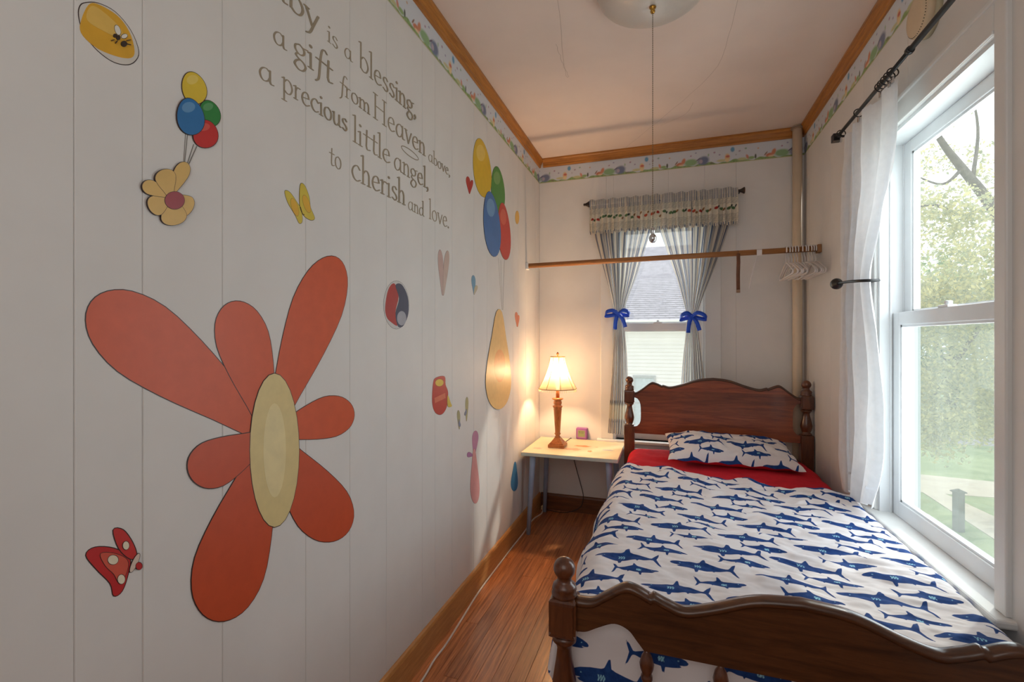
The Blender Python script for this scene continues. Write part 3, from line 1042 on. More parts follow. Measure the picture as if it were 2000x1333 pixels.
sd_ = thing('smoke_detector', 'round beige smoke detector on the wall above the curtain rod', 'smoke detector', (RW, 1.80, 2.215))
M_beige = plain('aged_plastic', (214, 192, 160), 0.5, 0.03, 20)
MB().lathe([(0.07, 0), (0.07, -0.012), (0.066, -0.018)], seg=40, axis='X').build('mounting_plate', plain('dull_beige', (190, 180, 150), 0.5), sd_)
MB().lathe([(0.068, -0.017), (0.066, -0.032), (0.058, -0.041), (0.04, -0.044), (0.001, -0.045)], seg=40, axis='X').build('cover', M_beige, sd_)
mb = MB()
for k in range(48):
    a = 2 * PI * k / 48
    c_, s_ = math.cos(a), math.sin(a)
    mb.lathe([(0.0012, -0.0395), (0.0012, -0.0375)], (0, 0.0605 * c_, 0.0605 * s_), 5, axis='X', smooth=False)
mb.build('vent_hole', plain('vent_black', (26, 22, 20), 0.9), sd_, kind='stuff')

pipe = thing('riser_pipe', 'cream painted heating riser pipe in the far right corner', 'pipe', (0.732, 3.2, 0))
M_cream = plain('cream_paint', (222, 206, 182), 0.5, 0.03, 8)
MB().lathe([(0.026, 0), (0.026, CEIL - 0.001)], seg=24).build('pipe_run', M_cream, pipe)
MB().lathe([(0.036, CEIL - 0.012), (0.034, CEIL - 0.02), (0.027, CEIL - 0.022)], seg=24).build('ceiling_collar', plain('worn_metal', (150, 130, 110), 0.5), pipe)


# ---------------------------------------------------------------- bed
XL, XR, YH, YF = -0.2303, 0.7395, 3.04, 1.082
XM = (XL + XR) / 2
HW = (XR - XL) / 2
bed = thing('bed', 'dark walnut single bed with scalloped headboard, turned posts and ball finials', 'bed', (XM, (YH + YF) / 2, 0))
BO = Vector((XM, (YH + YF) / 2, 0))
S2 = math.sqrt(2)


def post(x, y, zt):
    """turned post: zt = dict of heights"""
    b0, b1, top, legb = zt
    m = MB()
    w = 0.0315
    # lower square leg, vase turning, upper square block, ring, neck and ball
    m.rbox(x - w, x + w, y - w, y + w, 0.12, legb, r=0.004)
    m.lathe([(0.018, 0), (0.022, 0.01), (0.027, 0.06), (0.03, 0.11), (0.024, 0.121)], (x, y, 0), 20)
    h = b0 - legb
    vase = [(0.026, 0), (0.03, 0.03), (0.026, 0.06), (0.02, 0.085), (0.0235, 0.15), (0.029, 0.28), (0.0305, 0.36), (0.027, 0.50), (0.0195, 0.72), (0.0165, 0.84), (0.021, 0.90), (0.028, 0.93), (0.028, 0.97), (0.024, 1.0)]
    m.lathe([(r_, legb + t * h) for r_, t in vase], (x, y, 0), 24)
    bm = bmesh.new()
    bmesh.ops.create_cube(bm, size=1)
    for v in bm.verts:
        v.co = Vector((x + v.co.x * 2 * w, y + v.co.y * 2 * w, (b0 + b1) / 2 + v.co.z * (b1 - b0)))
    ed = [e for e in bm.edges if abs(e.verts[0].co.z - e.verts[1].co.z) < 1e-5]
    bmesh.ops.bevel(bm, geom=ed, offset=0.011, segments=3, affect='EDGES', profile=0.6)
    ed = [e for e in bm.edges if abs(e.verts[0].co.z - e.verts[1].co.z) > 0.03]
    bmesh.ops.bevel(bm, geom=ed, offset=0.006, segments=2, affect='EDGES')
    m.addbm(bm)
    n = top - b1
    fin = [(0.022, -0.01), (0.029, 0.0), (0.03, 0.06 * n), (0.026, 0.13 * n), (0.029, 0.19 * n), (0.026, 0.30 * n), (0.019, 0.36 * n), (0.0165, 0.42 * n)]
    R_ = 0.29 * n
    zc = top - R_ - b1
    a0 = math.asin(min(1, 0.0165 / R_))
    fin += [(R_ * math.sin(a), zc - R_ * math.cos(a)) for a in np.linspace(a0, PI - 0.02, 14)]
    m.lathe([(r_, b1 + z) for r_, z in fin], (x, y, 0), 24)
    return m


def shift(m, o=BO):
    m.v = [(p[0] - o[0], p[1] - o[1], p[2] - o[2]) for p in m.v]
    return m


for x in (XL, XR):
    shift(post(x, YF, (0.513, 0.602, 0.690, 0.30))).build('foot_post', M_bedz, bed)
    shift(post(x, YH, (0.803, 0.883, 0.968, 0.66))).build('head_post', M_bedz, bed)


def panel(y, t, prof, mould_from=None):
    """prof: right half outline mirrored; list of (distance from centre, z), from bottom centre out and round to top centre"""
    left = [(-d, z) for d, z in reversed(prof)]
    poly = [(XM + d, z) for d, z in prof] + [(XM + d, z) for d, z in left]
    seen, P = set(), []
    for p in poly:
        k = (round(p[0], 4), round(p[1], 4))
        if k not in seen:
            seen.add(k)
            P.append(p)
    bm = bmesh.new()
    vs = [bm.verts.new((p[0], y - t / 2, p[1])) for p in P]
    f = bm.faces.new(vs)
    r_ = bmesh.ops.extrude_face_region(bm, geom=[f])
    for v in [g for g in r_['geom'] if isinstance(g, bmesh.types.BMVert)]:
        v.co.y += t
    bmesh.ops.recalc_face_normals(bm, faces=bm.faces[:])
    ed = [e for e in bm.edges if abs(e.verts[0].co.y - e.verts[1].co.y) < 1e-5]
    bmesh.ops.bevel(bm, geom=ed, offset=0.0035, segments=2, affect='EDGES')
    return MB().addbm(bm)


E_ = HW - 0.028
d_ = lambda x: XM - x          # distance from centre of a left-hand x
top_h = catmull([(E_, .866), (d_(-.185), .868), (d_(-.15), .892), (d_(-.10), .931), (d_(-.07), .928), (d_(-.036), .912)], 5) + [(d_(-.032), .917)] + \
    catmull([(d_(-.028), .916), (d_(.013), .908), (d_(.08), .925), (d_(.17), .956), (0.0, .966)], 6)
head_prof = [(0, .612), (E_, .612), (E_, .652)] + catmull([(E_, .652), (d_(-.180), .662), (d_(-.164), .69), (d_(-.162), .75), (d_(-.166), .80), (d_(-.182), .828), (E_, .836)], 4) + top_h
hb = shift(panel(YH, 0.022, head_prof)).build('headboard', wood('walnut_head', (112, 46, 24), (164, 86, 46), (1, 1, 12), 0.34, 0.35, scale=4, bands=0.068), bed)
top_f = catmull([(E_, .600), (d_(-.165), .603), (d_(-.135), .622), (d_(-.095), .648), (d_(-.07), .648), (d_(-.036), .633)], 5) + [(d_(-.031), .638)] + \
    catmull([(d_(-.027), .637), (d_(.0), .626), (d_(.035), .618), (d_(.09), .634), (d_(.17), .664), (0.0, .674)], 6)
foot_prof = [(0, .512), (d_(-.03), .512)] + catmull([(d_(-.05), .512), (d_(-.065), .530), (d_(-.085), .552), (d_(-.115), .560), (d_(-.15), .545), (d_(-.178), .530), (E_, .526)], 5) + top_f
fbd = shift(panel(YF, 0.022, foot_prof)).build('footboard', M_bed, bed)


def bead(y0, y1, top, h):
    """rolled lip that follows the top edge"""
    full = [(XM + d, z) for d, z in top] + [(XM - d, z) for d, z in reversed(top[:-1])]
    vs, fs = [], []
    n = len(full)
    ym = (y0 + y1) / 2
    ring = [(y0, -h), (y0 - 0.001, -h * .4), (y0 + 0.003, 0.001), (ym, 0.004), (y1 - 0.003, 0.001), (y1 + 0.001, -h * .4), (y1, -h)]
    for x, z in full:
        vs += [(x, a, z + b) for a, b in ring]
    k = len(ring)
    for i in range(n - 1):
        for j in range(k):
            j2 = (j + 1) % k
            fs.append((i * k + j, i * k + j2, (i + 1) * k + j2, (i + 1) * k + j))
    fs += [tuple(range(k)), tuple((n - 1) * k + j for j in reversed(range(k)))]
    return MB().add(vs, fs, 0, True)


fix_normals(shift(bead(YF - 0.0155, YF + 0.0155, top_f, 0.013)).build('top_moulding', M_bed, bed))
fix_normals(shift(bead(YH - 0.0135, YH + 0.0135, top_h, 0.011)).build('top_moulding', M_bed, bed))
# turned spindles under the footboard and the rails
spn = [(0.008, 0.0), (0.010, 0.02), (0.006, 0.04), (0.009, 0.10), (0.0115, 0.17), (0.008, 0.205), (0.0125, 0.212), (0.0125, 0.22), (0.009, 0.223), (0.0145, 0.236), (0.016, 0.246), (0.012, 0.262), (0.006, 0.272), (0.005, 0.28)]
for k in range(5):
    x = -0.045 + 0.1525 * k - 0.002 * k
    shift(MB().lathe([(r_, 0.235 + z) for r_, z in spn], (x, YF, 0), 16)).build('spindle', M_bedz, bed)
shift(MB().rbox(XL + .028, XR - .028, YF - .012, YF + .012, .17, .245, r=.004)).build('lower_rail', M_bed, bed)
for x in (XL + 0.002, XR - 0.012):
    shift(MB().rbox(x, x + 0.024, YF + .03, YH - .03, .18, .30, r=.003)).build('side_rail', wood('walnut_brown_y', (70, 32, 16), (112, 58, 32), (10, 1, 10), .35, .3), bed)
shift(MB().rbox(XL + .028, XR - .028, YH - .012, YH + .012, .445, .515, r=.004)).build('head_rail', M_bed, bed)

# mattress in a red sheet
NX, NYm = 70, 90
U, V = np.meshgrid(np.linspace(-1, 1, NX), np.linspace(-1, 1, NYm), indexing='ij')


def sup(a, p):
    return np.sign(a) * (1 - (1 - np.abs(a)) ** p)


def slab(x0, x1, y0, y1, z0, z1, rad, nx, ny, wr=0.0, seed=3):
    """rounded slab: closed loop of cross sections, returns MB"""
    cs = []
    q = 6
    for cxs, czs, a0 in ((x1 - rad, z1 - rad, 0), (x0 + rad, z1 - rad, PI / 2), (x0 + rad, z0 + rad, PI), (x1 - rad, z0 + rad, 3 * PI / 2)):
        for k in range(q + 1):
            a = a0 + PI / 2 * k / q
            cs.append((cxs + rad * math.cos(a), czs + rad * math.sin(a)))
        if a0 == 0:
            for k in range(1, 24):
                cs.append((x1 - rad + (x0 - x1 + 2 * rad) * k / 24, z1))
    ys = [(y0, .35), (y0 + .004, .75), (y0 + rad * .4, .93), (y0 + rad, 1)] + [(y0 + rad + (y1 - y0 - 2 * rad) * k / ny, 1) for k in range(1, ny)] + [(y1 - rad, 1), (y1 - rad * .4, .93), (y1 - .004, .75), (y1, .35)]
    xm, zm = (x0 + x1) / 2, (z0 + z1) / 2
    P = np.array([[(xm + (cx - xm) * (1 - (1 - s) * rad * 1.6 / (x1 - x0) * 2), y, zm + (cz - zm) * (1 - (1 - s) * rad * 1.2 / (z1 - z0) * 2)) for (y, s) in ys] for cx, cz in cs])
    if wr:
        P[..., 2] += wr * vnoise(P[..., 0] * 9 + 3, P[..., 1] * 14, seed) * (P[..., 2] > zm) + wr * .6 * vnoise(P[..., 0] * 30, P[..., 1] * 22, seed + 1) * (P[..., 2] > zm)
        P[..., 0] += wr * 1.2 * vnoise(P[..., 2] * 18, P[..., 1] * 12, seed + 2)
    n, m = P.shape[:2]
    mb = MB()
    fs = []
    for i in range(n):
        i2 = (i + 1) % n
        for j in range(m - 1):
            fs.append((i * m + j, i2 * m + j, i2 * m + j + 1, i * m + j + 1))
    fs.append(tuple(i * m for i in range(n)))
    fs.append(tuple(i * m + m - 1 for i in reversed(range(n))))
    mb.add(P.reshape(-1, 3).tolist(), fs, 0, True)
    return mb


M_red = plain('red_cotton', (196, 28, 46), 0.85, 0.06, 30, bump=0.05, spec=0.2)
mat_o = fix_normals(slab(-0.236, 0.735, 1.135, 3.015, 0.302, 0.532, 0.075, NX, 60, 0.006).build('mattress', M_red))
tag(mat_o, 'mattress in a bright red sheet on the walnut bed', 'mattress')

# ---- shark print: signed distances of shark outlines laid out on the flat cloth
SHARK = [(-.50, .005), (-.46, .035), (-.36, .062), (-.22, .082), (-.08, .088), (-.045, .10), (.005, .185), (.03, .19), (.045, .10), (.10, .078), (.22, .050), (.33, .030), (.365, .034),
         (.42, .12), (.475, .165), (.465, .11), (.432, .012), (.47, -.08), (.51, -.16), (.46, -.125), (.385, -.02), (.34, -.016), (.24, -.048), (.17, -.056), (.155, -.09), (.13, -.062), (.02, -.082), (-.07, -.09),
         (-.085, -.15), (-.12, -.165), (-.135, -.092), (-.25, -.082), (-.36, -.066), (-.40, -.05), (-.34, -.03), (-.42, -.034), (-.48, -.022)]


def seg_dist(px, py, poly, closed=True):
    n = len(poly)
    d = np.full(px.shape, 1e9)
    ins = np.zeros(px.shape, bool)
    for i in range(n if closed else n - 1):
        x0, y0 = poly[i]
        x1, y1 = poly[(i + 1) % n]
        dx, dy = x1 - x0, y1 - y0
        t = np.clip(((px - x0) * dx + (py - y0) * dy) / (dx * dx + dy * dy + 1e-12), 0, 1)
        d = np.minimum(d, np.hypot(px - x0 - t * dx, py - y0 - t * dy))
        if closed:
            c = ((y0 > py) != (y1 > py)) & (px < (x1 - x0) * (py - y0) / (y1 - y0 + 1e-12) + x0)
            ins ^= c
    return np.where(ins, -d, d) if closed else d


def shark_field(S, T, pitch=0.074, period=0.212, big=0.190, sml=0.136, seed=1, fat=1.32):
    """S across the cloth, T along it (metres). returns signed distance to navy and to the pale gill lines"""
    sd = np.full(S.shape, 0.02)
    gl = np.full(S.shape, 0.02)
    r = random.Random(seed)
    s0, s1, t0, t1 = S.min(), S.max(), T.min(), T.max()
    k = 0
    t = t0
    while t < t1 + pitch:
        odd = k % 2
        ln = sml if odd else big
        off = (0.5 if odd else 0.0) * period + 0.36 * period * (k // 2)
        n0 = int((s0 - off) / period) - 1
        for q in range(n0, n0 + int((s1 - s0) / period) + 4):
            cs, ct = off + q * period + r.uniform(-.008, .008), t + r.uniform(-.005, .005)
            L_ = ln * r.uniform(.9, 1.08)
            rot = r.uniform(-.10, .10)
            fx = -1 if odd else 1
            m = (np.abs(S - cs) < L_ * .62) & (np.abs(T - ct) < L_ * .36)
            if not m.any():
                continue
            a, b = S[m] - cs, T[m] - ct
            c_, s_ = math.cos(rot), math.sin(rot)
            a, b = (a * c_ + b * s_) * fx, -a * s_ + b * c_
            bend = r.uniform(-.12, .12)
            b = b - bend * a * a / L_
            sd[m] = np.minimum(sd[m], seg_dist(a, b, [(x * L_, y * L_ * fat) for x, y in SHARK]))
            for j in range(3):
                gx = (-.11 + .035 * j) * L_
                gl[m] = np.minimum(gl[m], seg_dist(a, b, [(gx - .012 * L_, .035 * L_), (gx + .006 * L_, .0), (gx - .008 * L_, -.035 * L_)], False))
            gl[m] = np.minimum(gl[m], np.hypot(a + .345 * L_, b - .02 * L_) - .003 * L_)
        t += pitch
        k += 1
    return sd, gl


def print_mat(name, second=None):
    t = NT(name)
    a = t.n('ShaderNodeAttribute', attribute_name='sd')
    mr = t.n('ShaderNodeMapRange')
    mr.inputs['From Min'].default_value = -0.0006
    mr.inputs['From Max'].default_value = 0.0006
    t.l(a.outputs['Fac'], mr.inputs[0])
    g = t.n('ShaderNodeAttribute', attribute_name='gl')
    mg = t.n('ShaderNodeMapRange')
    mg.inputs['From Min'].default_value = 0.0010
    mg.inputs['From Max'].default_value = 0.0022
    t.l(g.outputs['Fac'], mg.inputs[0])
    nz = t.noise(t.coords(), 60)
    navy = t.ramp(nz, [(.35, rgba((26, 58, 118))), (.7, rgba((38, 76, 140)))])
    col = t.mix(mg.outputs[0], rgba((150, 206, 226)), navy)
    col = t.mix(mr.outputs[0], col, rgba((232, 228, 230)))
    if second:
        b = t.n('ShaderNodeAttribute', attribute_name='rd')
        col = t.mix(b.outputs['Fac'], col, rgba(second))
    t.l(col, t.b.inputs['Base Color'])
    t.b.inputs['Roughness'].default_value = 0.85
    t.b.inputs['Specular IOR Level'].default_value = 0.2
    return t.m


# duvet: flat over the mattress, rounded over the left side, the foot and (a little) the right side
ds = 0.0029
ss = np.arange(-0.40, 1.02, ds)
tt = np.arange(-0.34, 1.31, ds)
S, T = np.meshgrid(ss, tt, indexing='ij')


def edge(a, start, rr, ang, sign):
    """arc-length past 'start' -> (outward travel, drop)"""
    q = np.maximum(a, 0)
    la = rr * ang
    ph = np.minimum(q, la) / rr
    o, d = rr * np.sin(ph), rr * (1 - np.cos(ph))
    e = np.maximum(q - la, 0)
    return o + e * math.cos(ang), d + e * math.sin(ang)


# s = x on the flat part
xl0, xr0, yf0 = -0.178, 0.682, 1.185
oL, dL = edge(xl0 - S, 0, 0.085, math.radians(80), -1)
oR, dR = edge(S - xr0, 0, 0.05, math.radians(86), 1)
yy = 1.185 + T
oF, dF = edge(-T, 0, 0.065, math.radians(87), -1)
X = np.clip(S, xl0, xr0) - oL + oR
Ytop = np.maximum(T, 0)
yend = 2.49 - 0.235 * (np.clip(S, xl0, xr0) + 0.18) / 0.87 + 0.012 * np.sin(S * 26) + 0.008 * np.sin(S * 61 + 1)
Y = yf0 + Ytop * (yend - yf0) / tt.max() - oF
Z = 0.553 - np.sqrt(dL ** 2 + dF ** 2) - dR
flat = np.clip(1 - (dL + dF + dR) / 0.05, 0, 1)
Z += flat * (0.010 * vnoise(S * 4.5, T * 4, 21) + 0.0060 * vnoise(S * 8 + T * 4, T * 17, 22) + 0.0036 * vnoise(S * 20 - T * 9, T * 38, 23) + 0.0012 * vnoise(S * 50, T * 80, 24))
hb_ = np.clip((T - 1.0) / 0.3, 0, 1)                                     # bunched at the head end
Z += flat * hb_ * (0.012 * vnoise(S * 12, T * 9, 31) + 0.006 * vnoise(S * 26, T * 20, 32) + 0.006)
Z -= np.clip((T - (tt.max() - 0.02)) / 0.02, 0, 1) ** 2 * 0.022
side = np.clip(dL / 0.1, 0, 1)
X -= side * (0.014 * np.sin(T * 17 + 1.2) + 0.008 * vnoise(T * 16, S * 9, 41))
ft = np.clip(dF / 0.1, 0, 1)
Y -= ft * (0.004 * np.sin(S * 24) - 0.006)
Z += side * 0.004 * vnoise(T * 20, S * 20, 42)
Z = np.maximum(Z, 0.545 - 0.33)
P = np.stack([X, Y, Z], -1)
sdv, glv = shark_field(S, T * (1.30 / tt.max()) + 0.02)
duv = grid_obj('duvet', P, print_mat('shark_cotton'), None, True, {'sd': sdv, 'gl': glv})
tag(duv, 'white duvet printed with navy sharks, spread over the bed', 'duvet')

# pillow
pil = thing('pillow', 'plump pillow in white shark print with a red underside, against the headboard', 'pillow', (0.312, 2.80, 0.592), math.radians(3))
pil.rotation_euler = (math.radians(10), math.radians(1.5), math.radians(3))
nu, nv = 230, 134
A, Bv = np.meshgrid(np.linspace(-1, 1, nu), np.linspace(-1, 1, nv), indexing='ij')
hw, hd, ht = 0.322, 0.185, 0.066
pin = 1 - 0.05 * (1 - np.abs(A) ** 2)[:, :]
h = np.clip(1 - np.abs(A) ** 3.2, 0, 1) ** .55 * np.clip(1 - np.abs(Bv) ** 3.0, 0, 1) ** .6
px_ = A * hw * (1 - 0.05 * (1 - Bv ** 2) * np.abs(A) ** 3)
py_ = Bv * hd * (1 - 0.06 * (1 - A ** 2) * np.abs(Bv) ** 3)
wr = 0.006 * vnoise(A * 5 + 9, Bv * 4, 51) + 0.003 * vnoise(A * 13, Bv * 9, 52)
edge_w = 0.004 * np.sin(A * 19) * np.abs(Bv) ** 6 + 0.004 * np.sin(Bv * 13) * np.abs(A) ** 6
top_p = np.stack([px_, py_, h * (ht + wr * 1.5) + edge_w], -1)
bot_p = np.stack([px_, py_, -h * ht * .62 + edge_w - 0.0006], -1)
sdv, glv = shark_field(px_, py_ + h * .02, 0.076, 0.21, 0.185, 0.135, 5, 1.5)
grid_obj('pillow_top', top_p, print_mat('shark_pillow'), pil, True, {'sd': sdv, 'gl': glv})
grid_obj('pillow_underside', bot_p[::2, ::2][:, ::-1], M_red, pil)['label'] = 'red underside of the pillow'

# ---------------------------------------------------------------- side table, lamp, clock, cords
tz = 0.512
tx0, tx1, ty0, ty1 = -0.852, -0.272, 2.735, 3.215
tbl = thing('side_table', 'small cream side table with pale blue legs in the corner by the lamp', 'table', ((tx0 + tx1) / 2, (ty0 + ty1) / 2, 0))
TO = Vector(((tx0 + tx1) / 2, (ty0 + ty1) / 2, 0))
M_top = plain('cream_laminate', (232, 214, 178), 0.35, 0.03, 9)
M_edge = plain('pale_mint_edge', (196, 204, 196), 0.5)
M_leg = plain('pale_blue_paint', (160, 178, 206), 0.5, 0.04, 20)
tt_ = shift(MB().rbox(tx0, tx1, ty0, ty1, tz - 0.022, tz - 0.002, r=0.002), TO).build('tabletop_board', M_edge, tbl)
shift(MB().rbox(tx0 + .001, tx1 - .001, ty0 + .001, ty1 - .001, tz - 0.003, tz, r=0.001), TO).build('tabletop', M_top, tbl)
for sx, sy in ((0, 0), (1, 0), (0, 1), (1, 1)):
    x = tx0 + 0.06 if not sx else tx1 - 0.06
    y = ty0 + 0.06 if not sy else ty1 - 0.06
    dx, dy = (-0.024 if not sx else 0.024), (-0.02 if not sy else 0.02)
    shift(MB().tube([(x + dx, y + dy, 0.0), (x + dx * .2, y + dy * .2, 0.4), (x, y, tz - 0.022)], [0.013, 0.0175, 0.019], 14), TO).build('leg', M_leg, tbl)
for (u, v, ru, rv, col) in [(1120, 878, 0.045, 0.03, (236, 178, 140)), (1138, 872, 0.05, 0.022, (226, 148, 92)), (1098, 876, 0.035, 0.02, (240, 190, 158)), (1192, 863, 0.035, 0.02, (206, 190, 180)),
                            (1188, 880, 0.035, 0.014, (190, 188, 190)), (1050, 876, 0.028, 0.018, (236, 178, 160)), (1165, 874, 0.01, 0.008, (200, 186, 150)), (1080, 868, 0.03, 0.012, (214, 206, 150)), (1152, 882, 0.014, 0.02, (214, 140, 84))]:
    p = at_z(u, v, tz)
    mb = MB().prism([(p[0] + ru * math.cos(k * PI / 9) * (1 + .2 * math.sin(k * 2.1)), p[1] + rv * math.sin(k * PI / 9) * (1 + .25 * math.cos(k * 1.7))) for k in range(18)], lambda q: (q[0], q[1], tz - .0005), lambda q: (q[0], q[1], tz + .0003))
    shift(mb, TO).build('printed_patch', vinyl(col), tbl)

lx, ly = -0.672, 2.95
lmp = thing('table_lamp', 'lit table lamp with bell shade and turned honey wood column on the side table', 'lamp', (lx, ly, tz))
M_lampw = wood('lamp_wood', (150, 84, 34), (196, 122, 62), (8, 8, 1.5), 0.4, 0.2)
mb = MB().rbox(-.052, .052, -.052, .052, 0, .02, r=.003).rbox(-.045, .045, -.045, .045, .02, .028, r=.003)
vs = [(-.04, -.04, .028), (.04, -.04, .028), (.04, .04, .028), (-.04, .04, .028), (-.018, -.018, .058), (.018, -.018, .058), (.018, .018, .058), (-.018, .018, .058)]
mb.add(vs, [(0, 1, 5, 4), (1, 2, 6, 5), (2, 3, 7, 6), (3, 0, 4, 7), (4, 5, 6, 7)])
mb.build('base', M_lampw, lmp)
MB().lathe([(.017, .056), (.02, .062), (.013, .07), (.017, .078), (.021, .084), (.016, .09), (.0165, .094), (.0255, .235), (.027, .24), (.025, .246), (.031, .254), (.031, .26), (.022, .266), (.026, .274), (.027, .286), (.022, .296), (.036, .304), (.036, .309), (.014, .313)], seg=24).build('column', M_lampw, lmp)
MB().lathe([(.012, .31), (.012, .36), (.009, .365)], seg=16).build('socket', M_lampw, lmp)
# bell shade of eight panels
M_shade = NT('cream_silk')
M_shade.b.inputs['Base Color'].default_value = rgba((226, 204, 164))
M_shade.b.inputs['Roughness'].default_value = 0.8
see_through(M_shade, rgba((250, 214, 160)), 0.10, 0.15)
M_shade = M_shade.m
zs = np.linspace(0, 1, 18)
z0s, z1s = 0.372, 0.575
rs = 0.047 + (0.121 - 0.047) * (1 - zs) ** 1.55
nsd = 64
ang = np.linspace(0, 2 * PI, nsd, endpoint=False) + PI / 8
scal = 1 - 0.035 * np.abs(np.sin(4 * (ang - PI / 8)))
Psh = np.stack([np.cos(ang)[:, None] * rs[None] * scal[:, None], np.sin(ang)[:, None] * rs[None] * scal[:, None], np.broadcast_to(z0s + (z1s - z0s) * zs, (nsd, 18))], -1)
grid_obj('lamp_shade', Psh, M_shade, lmp, True, wrap=True)
M_rib = plain('olive_trim', (150, 126, 88), 0.7)
for k in range(8):
    a = PI / 8 + k * PI / 4
    MB().tube([(math.cos(a) * r_ * 1.005, math.sin(a) * r_ * 1.005, z0s + (z1s - z0s) * t) for r_, t in zip(rs, zs)], 0.0016, 6).build('shade_rib', M_rib, lmp)
for rr, zz in ((rs[0], z0s), (rs[-1], z1s)):
    MB().tube([(math.cos(a) * rr * (1 - 0.035 * abs(math.sin(4 * (a - PI / 8)))), math.sin(a) * rr * (1 - 0.035 * abs(math.sin(4 * (a - PI / 8)))), zz) for a in ang], 0.0026, 6, closed=True).build('shade_trim', M_rib, lmp)
mb = MB()
for k in range(56):
    a = 2 * PI * k / 56 + .03
    q = rs[0] * (1 - 0.035 * abs(math.sin(4 * (a - PI / 8))))
    for j in range(3):
        mb.lathe([(.0004, -.0024), (.0022, 0), (.0004, .0024)], (math.cos(a) * q, math.sin(a) * q, z0s - .005 - .0052 * j), 6)
mb.build('bead_fringe', plain('cream_bead', (226, 196, 150), 0.3), lmp, kind='stuff')
MB().tube([(0, 0, .36), (0, 0.03, .40), (0, .036, .48), (0, .012, .565), (0, 0, .58)], .0015, 6).tube([(-.047, 0, z1s), (.047, 0, z1s)], .0013, 6).tube([(0, -.047, z1s), (0, .047, z1s)], .0013, 6).build('harp', M_brass, lmp)
MB().lathe([(.003, .572), (.007, .578), (.004, .583), (.008, .590), (.008, .597), (.004, .603), (.001, .606)], seg=14).build('finial', M_lampw, lmp)
M_bulb = NT('lit_bulb')
M_bulb.b.inputs['Emission Color'].default_value = (1.0, 0.68, 0.36, 1)
M_bulb.b.inputs['Emission Strength'].default_value = 6.0
MB().lathe([(.010, .365), (.012, .385), (.022, .41), (.028, .43), (.026, .447), (.014, .46), (.001, .463)], seg=18).build('bulb', M_bulb.m, lmp)
bulb = lamp('lamp_glow', 'POINT', (lx, ly, tz + 0.475), 28.0, (1.0, 0.64, 0.36))
bulb.data.shadow_soft_size = 0.03

p = at_z(1136, 859, tz)
ck = thing('alarm_clock', 'small purple digital alarm clock beside the lamp', 'clock', (p[0], p[1] + .02, tz), math.radians(-3))
MB().rbox(-.039, .039, -.02, .024, 0, .078, r=.007, seg=3).build('case', plain('purple_plastic', (140, 84, 150), 0.4), ck)
MB().rbox(-.031, .031, -.0215, -.019, .010, .068, r=.001).build('bezel', plain('mauve_plastic', (160, 106, 164), 0.4), ck)
scr = MB().box(-.024, .024, -.0225, -.021, .018, .062).build('screen', plain('lcd_green', (142, 152, 108), 0.25), ck)
mb = MB()
SEGS = {'0': 'abcdef', '1': 'bc', '2': 'abged', '3': 'abgcd', '4': 'fgbc', '5': 'afgcd'}
for ch, ox in (('4', -.017), ('1', -.006), ('1', .004)):
    for sg in SEGS[ch]:
        bx = dict(a=(0, .008, .016, .018), d=(0, .008, 0, .002), g=(0, .008, .008, .010), f=(0, .002, .009, .018), b=(.006, .008, .009, .018), e=(0, .002, 0, .009), c=(.006, .008, 0, .009))[sg]
        mb.box(ox + bx[0], ox + bx[1], -.0229, -.0224, .040 + bx[2], .040 + bx[3])
mb.build('digits', plain('lcd_dark', (60, 62, 52), 0.5), scr)

M_cordw = plain('white_cord', (226, 214, 206), 0.5)
cp = [at_z(u, v, 0.004) for u, v in [(700, 1480), (760, 1412), (822, 1333), (848, 1290), (872, 1258), (905, 1205), (935, 1150), (985, 1087), (1000, 1070), (1022, 1042), (1040, 1016), (1057, 1004), (1061, 995), (1066, 988)]]
cp = [(max(q[0], LW + 0.016 + .004), min(q[1], 3.2), .004) for q in cp]
ec = thing('extension_cord', 'white extension cord snaking along the baseboard to the table', 'cord', cp[5])
o_ = Vector(cp[5])
shift(MB().tube(catmull(cp, 8), 0.0042, 8), o_).build('cable', M_cordw, ec)
q = cp[-1]
shift(MB().rbox(q[0] - .014, q[0] + .014, q[1] - .002, q[1] + .034, 0.0005, .026, r=.004), o_).build('socket_end', plain('ivory_plastic', (226, 208, 170), 0.5), ec)
kc = [(lx + .02, ly + .052, tz + .004), (lx + .03, 3.17, tz + .004), (lx + .035, 3.226, tz - .005), (lx + .04, 3.228, .42), (lx + .07, 3.226, .30), (lx + .10, 3.222, .20), (lx + .12, 3.21, .12), (lx + .10, 3.19, .05), (lx + .0, 3.18, .008), (-.80, 3.195, .008), (q[0] + .01, q[1] + .03, .014)]
lc = MB().tube(catmull(kc, 8), 0.0025, 7).build('lamp_cord', plain('dark_cord', (46, 36, 32), 0.5))
tag(lc, 'dark thin lamp cord dropping behind the side table', 'cord')

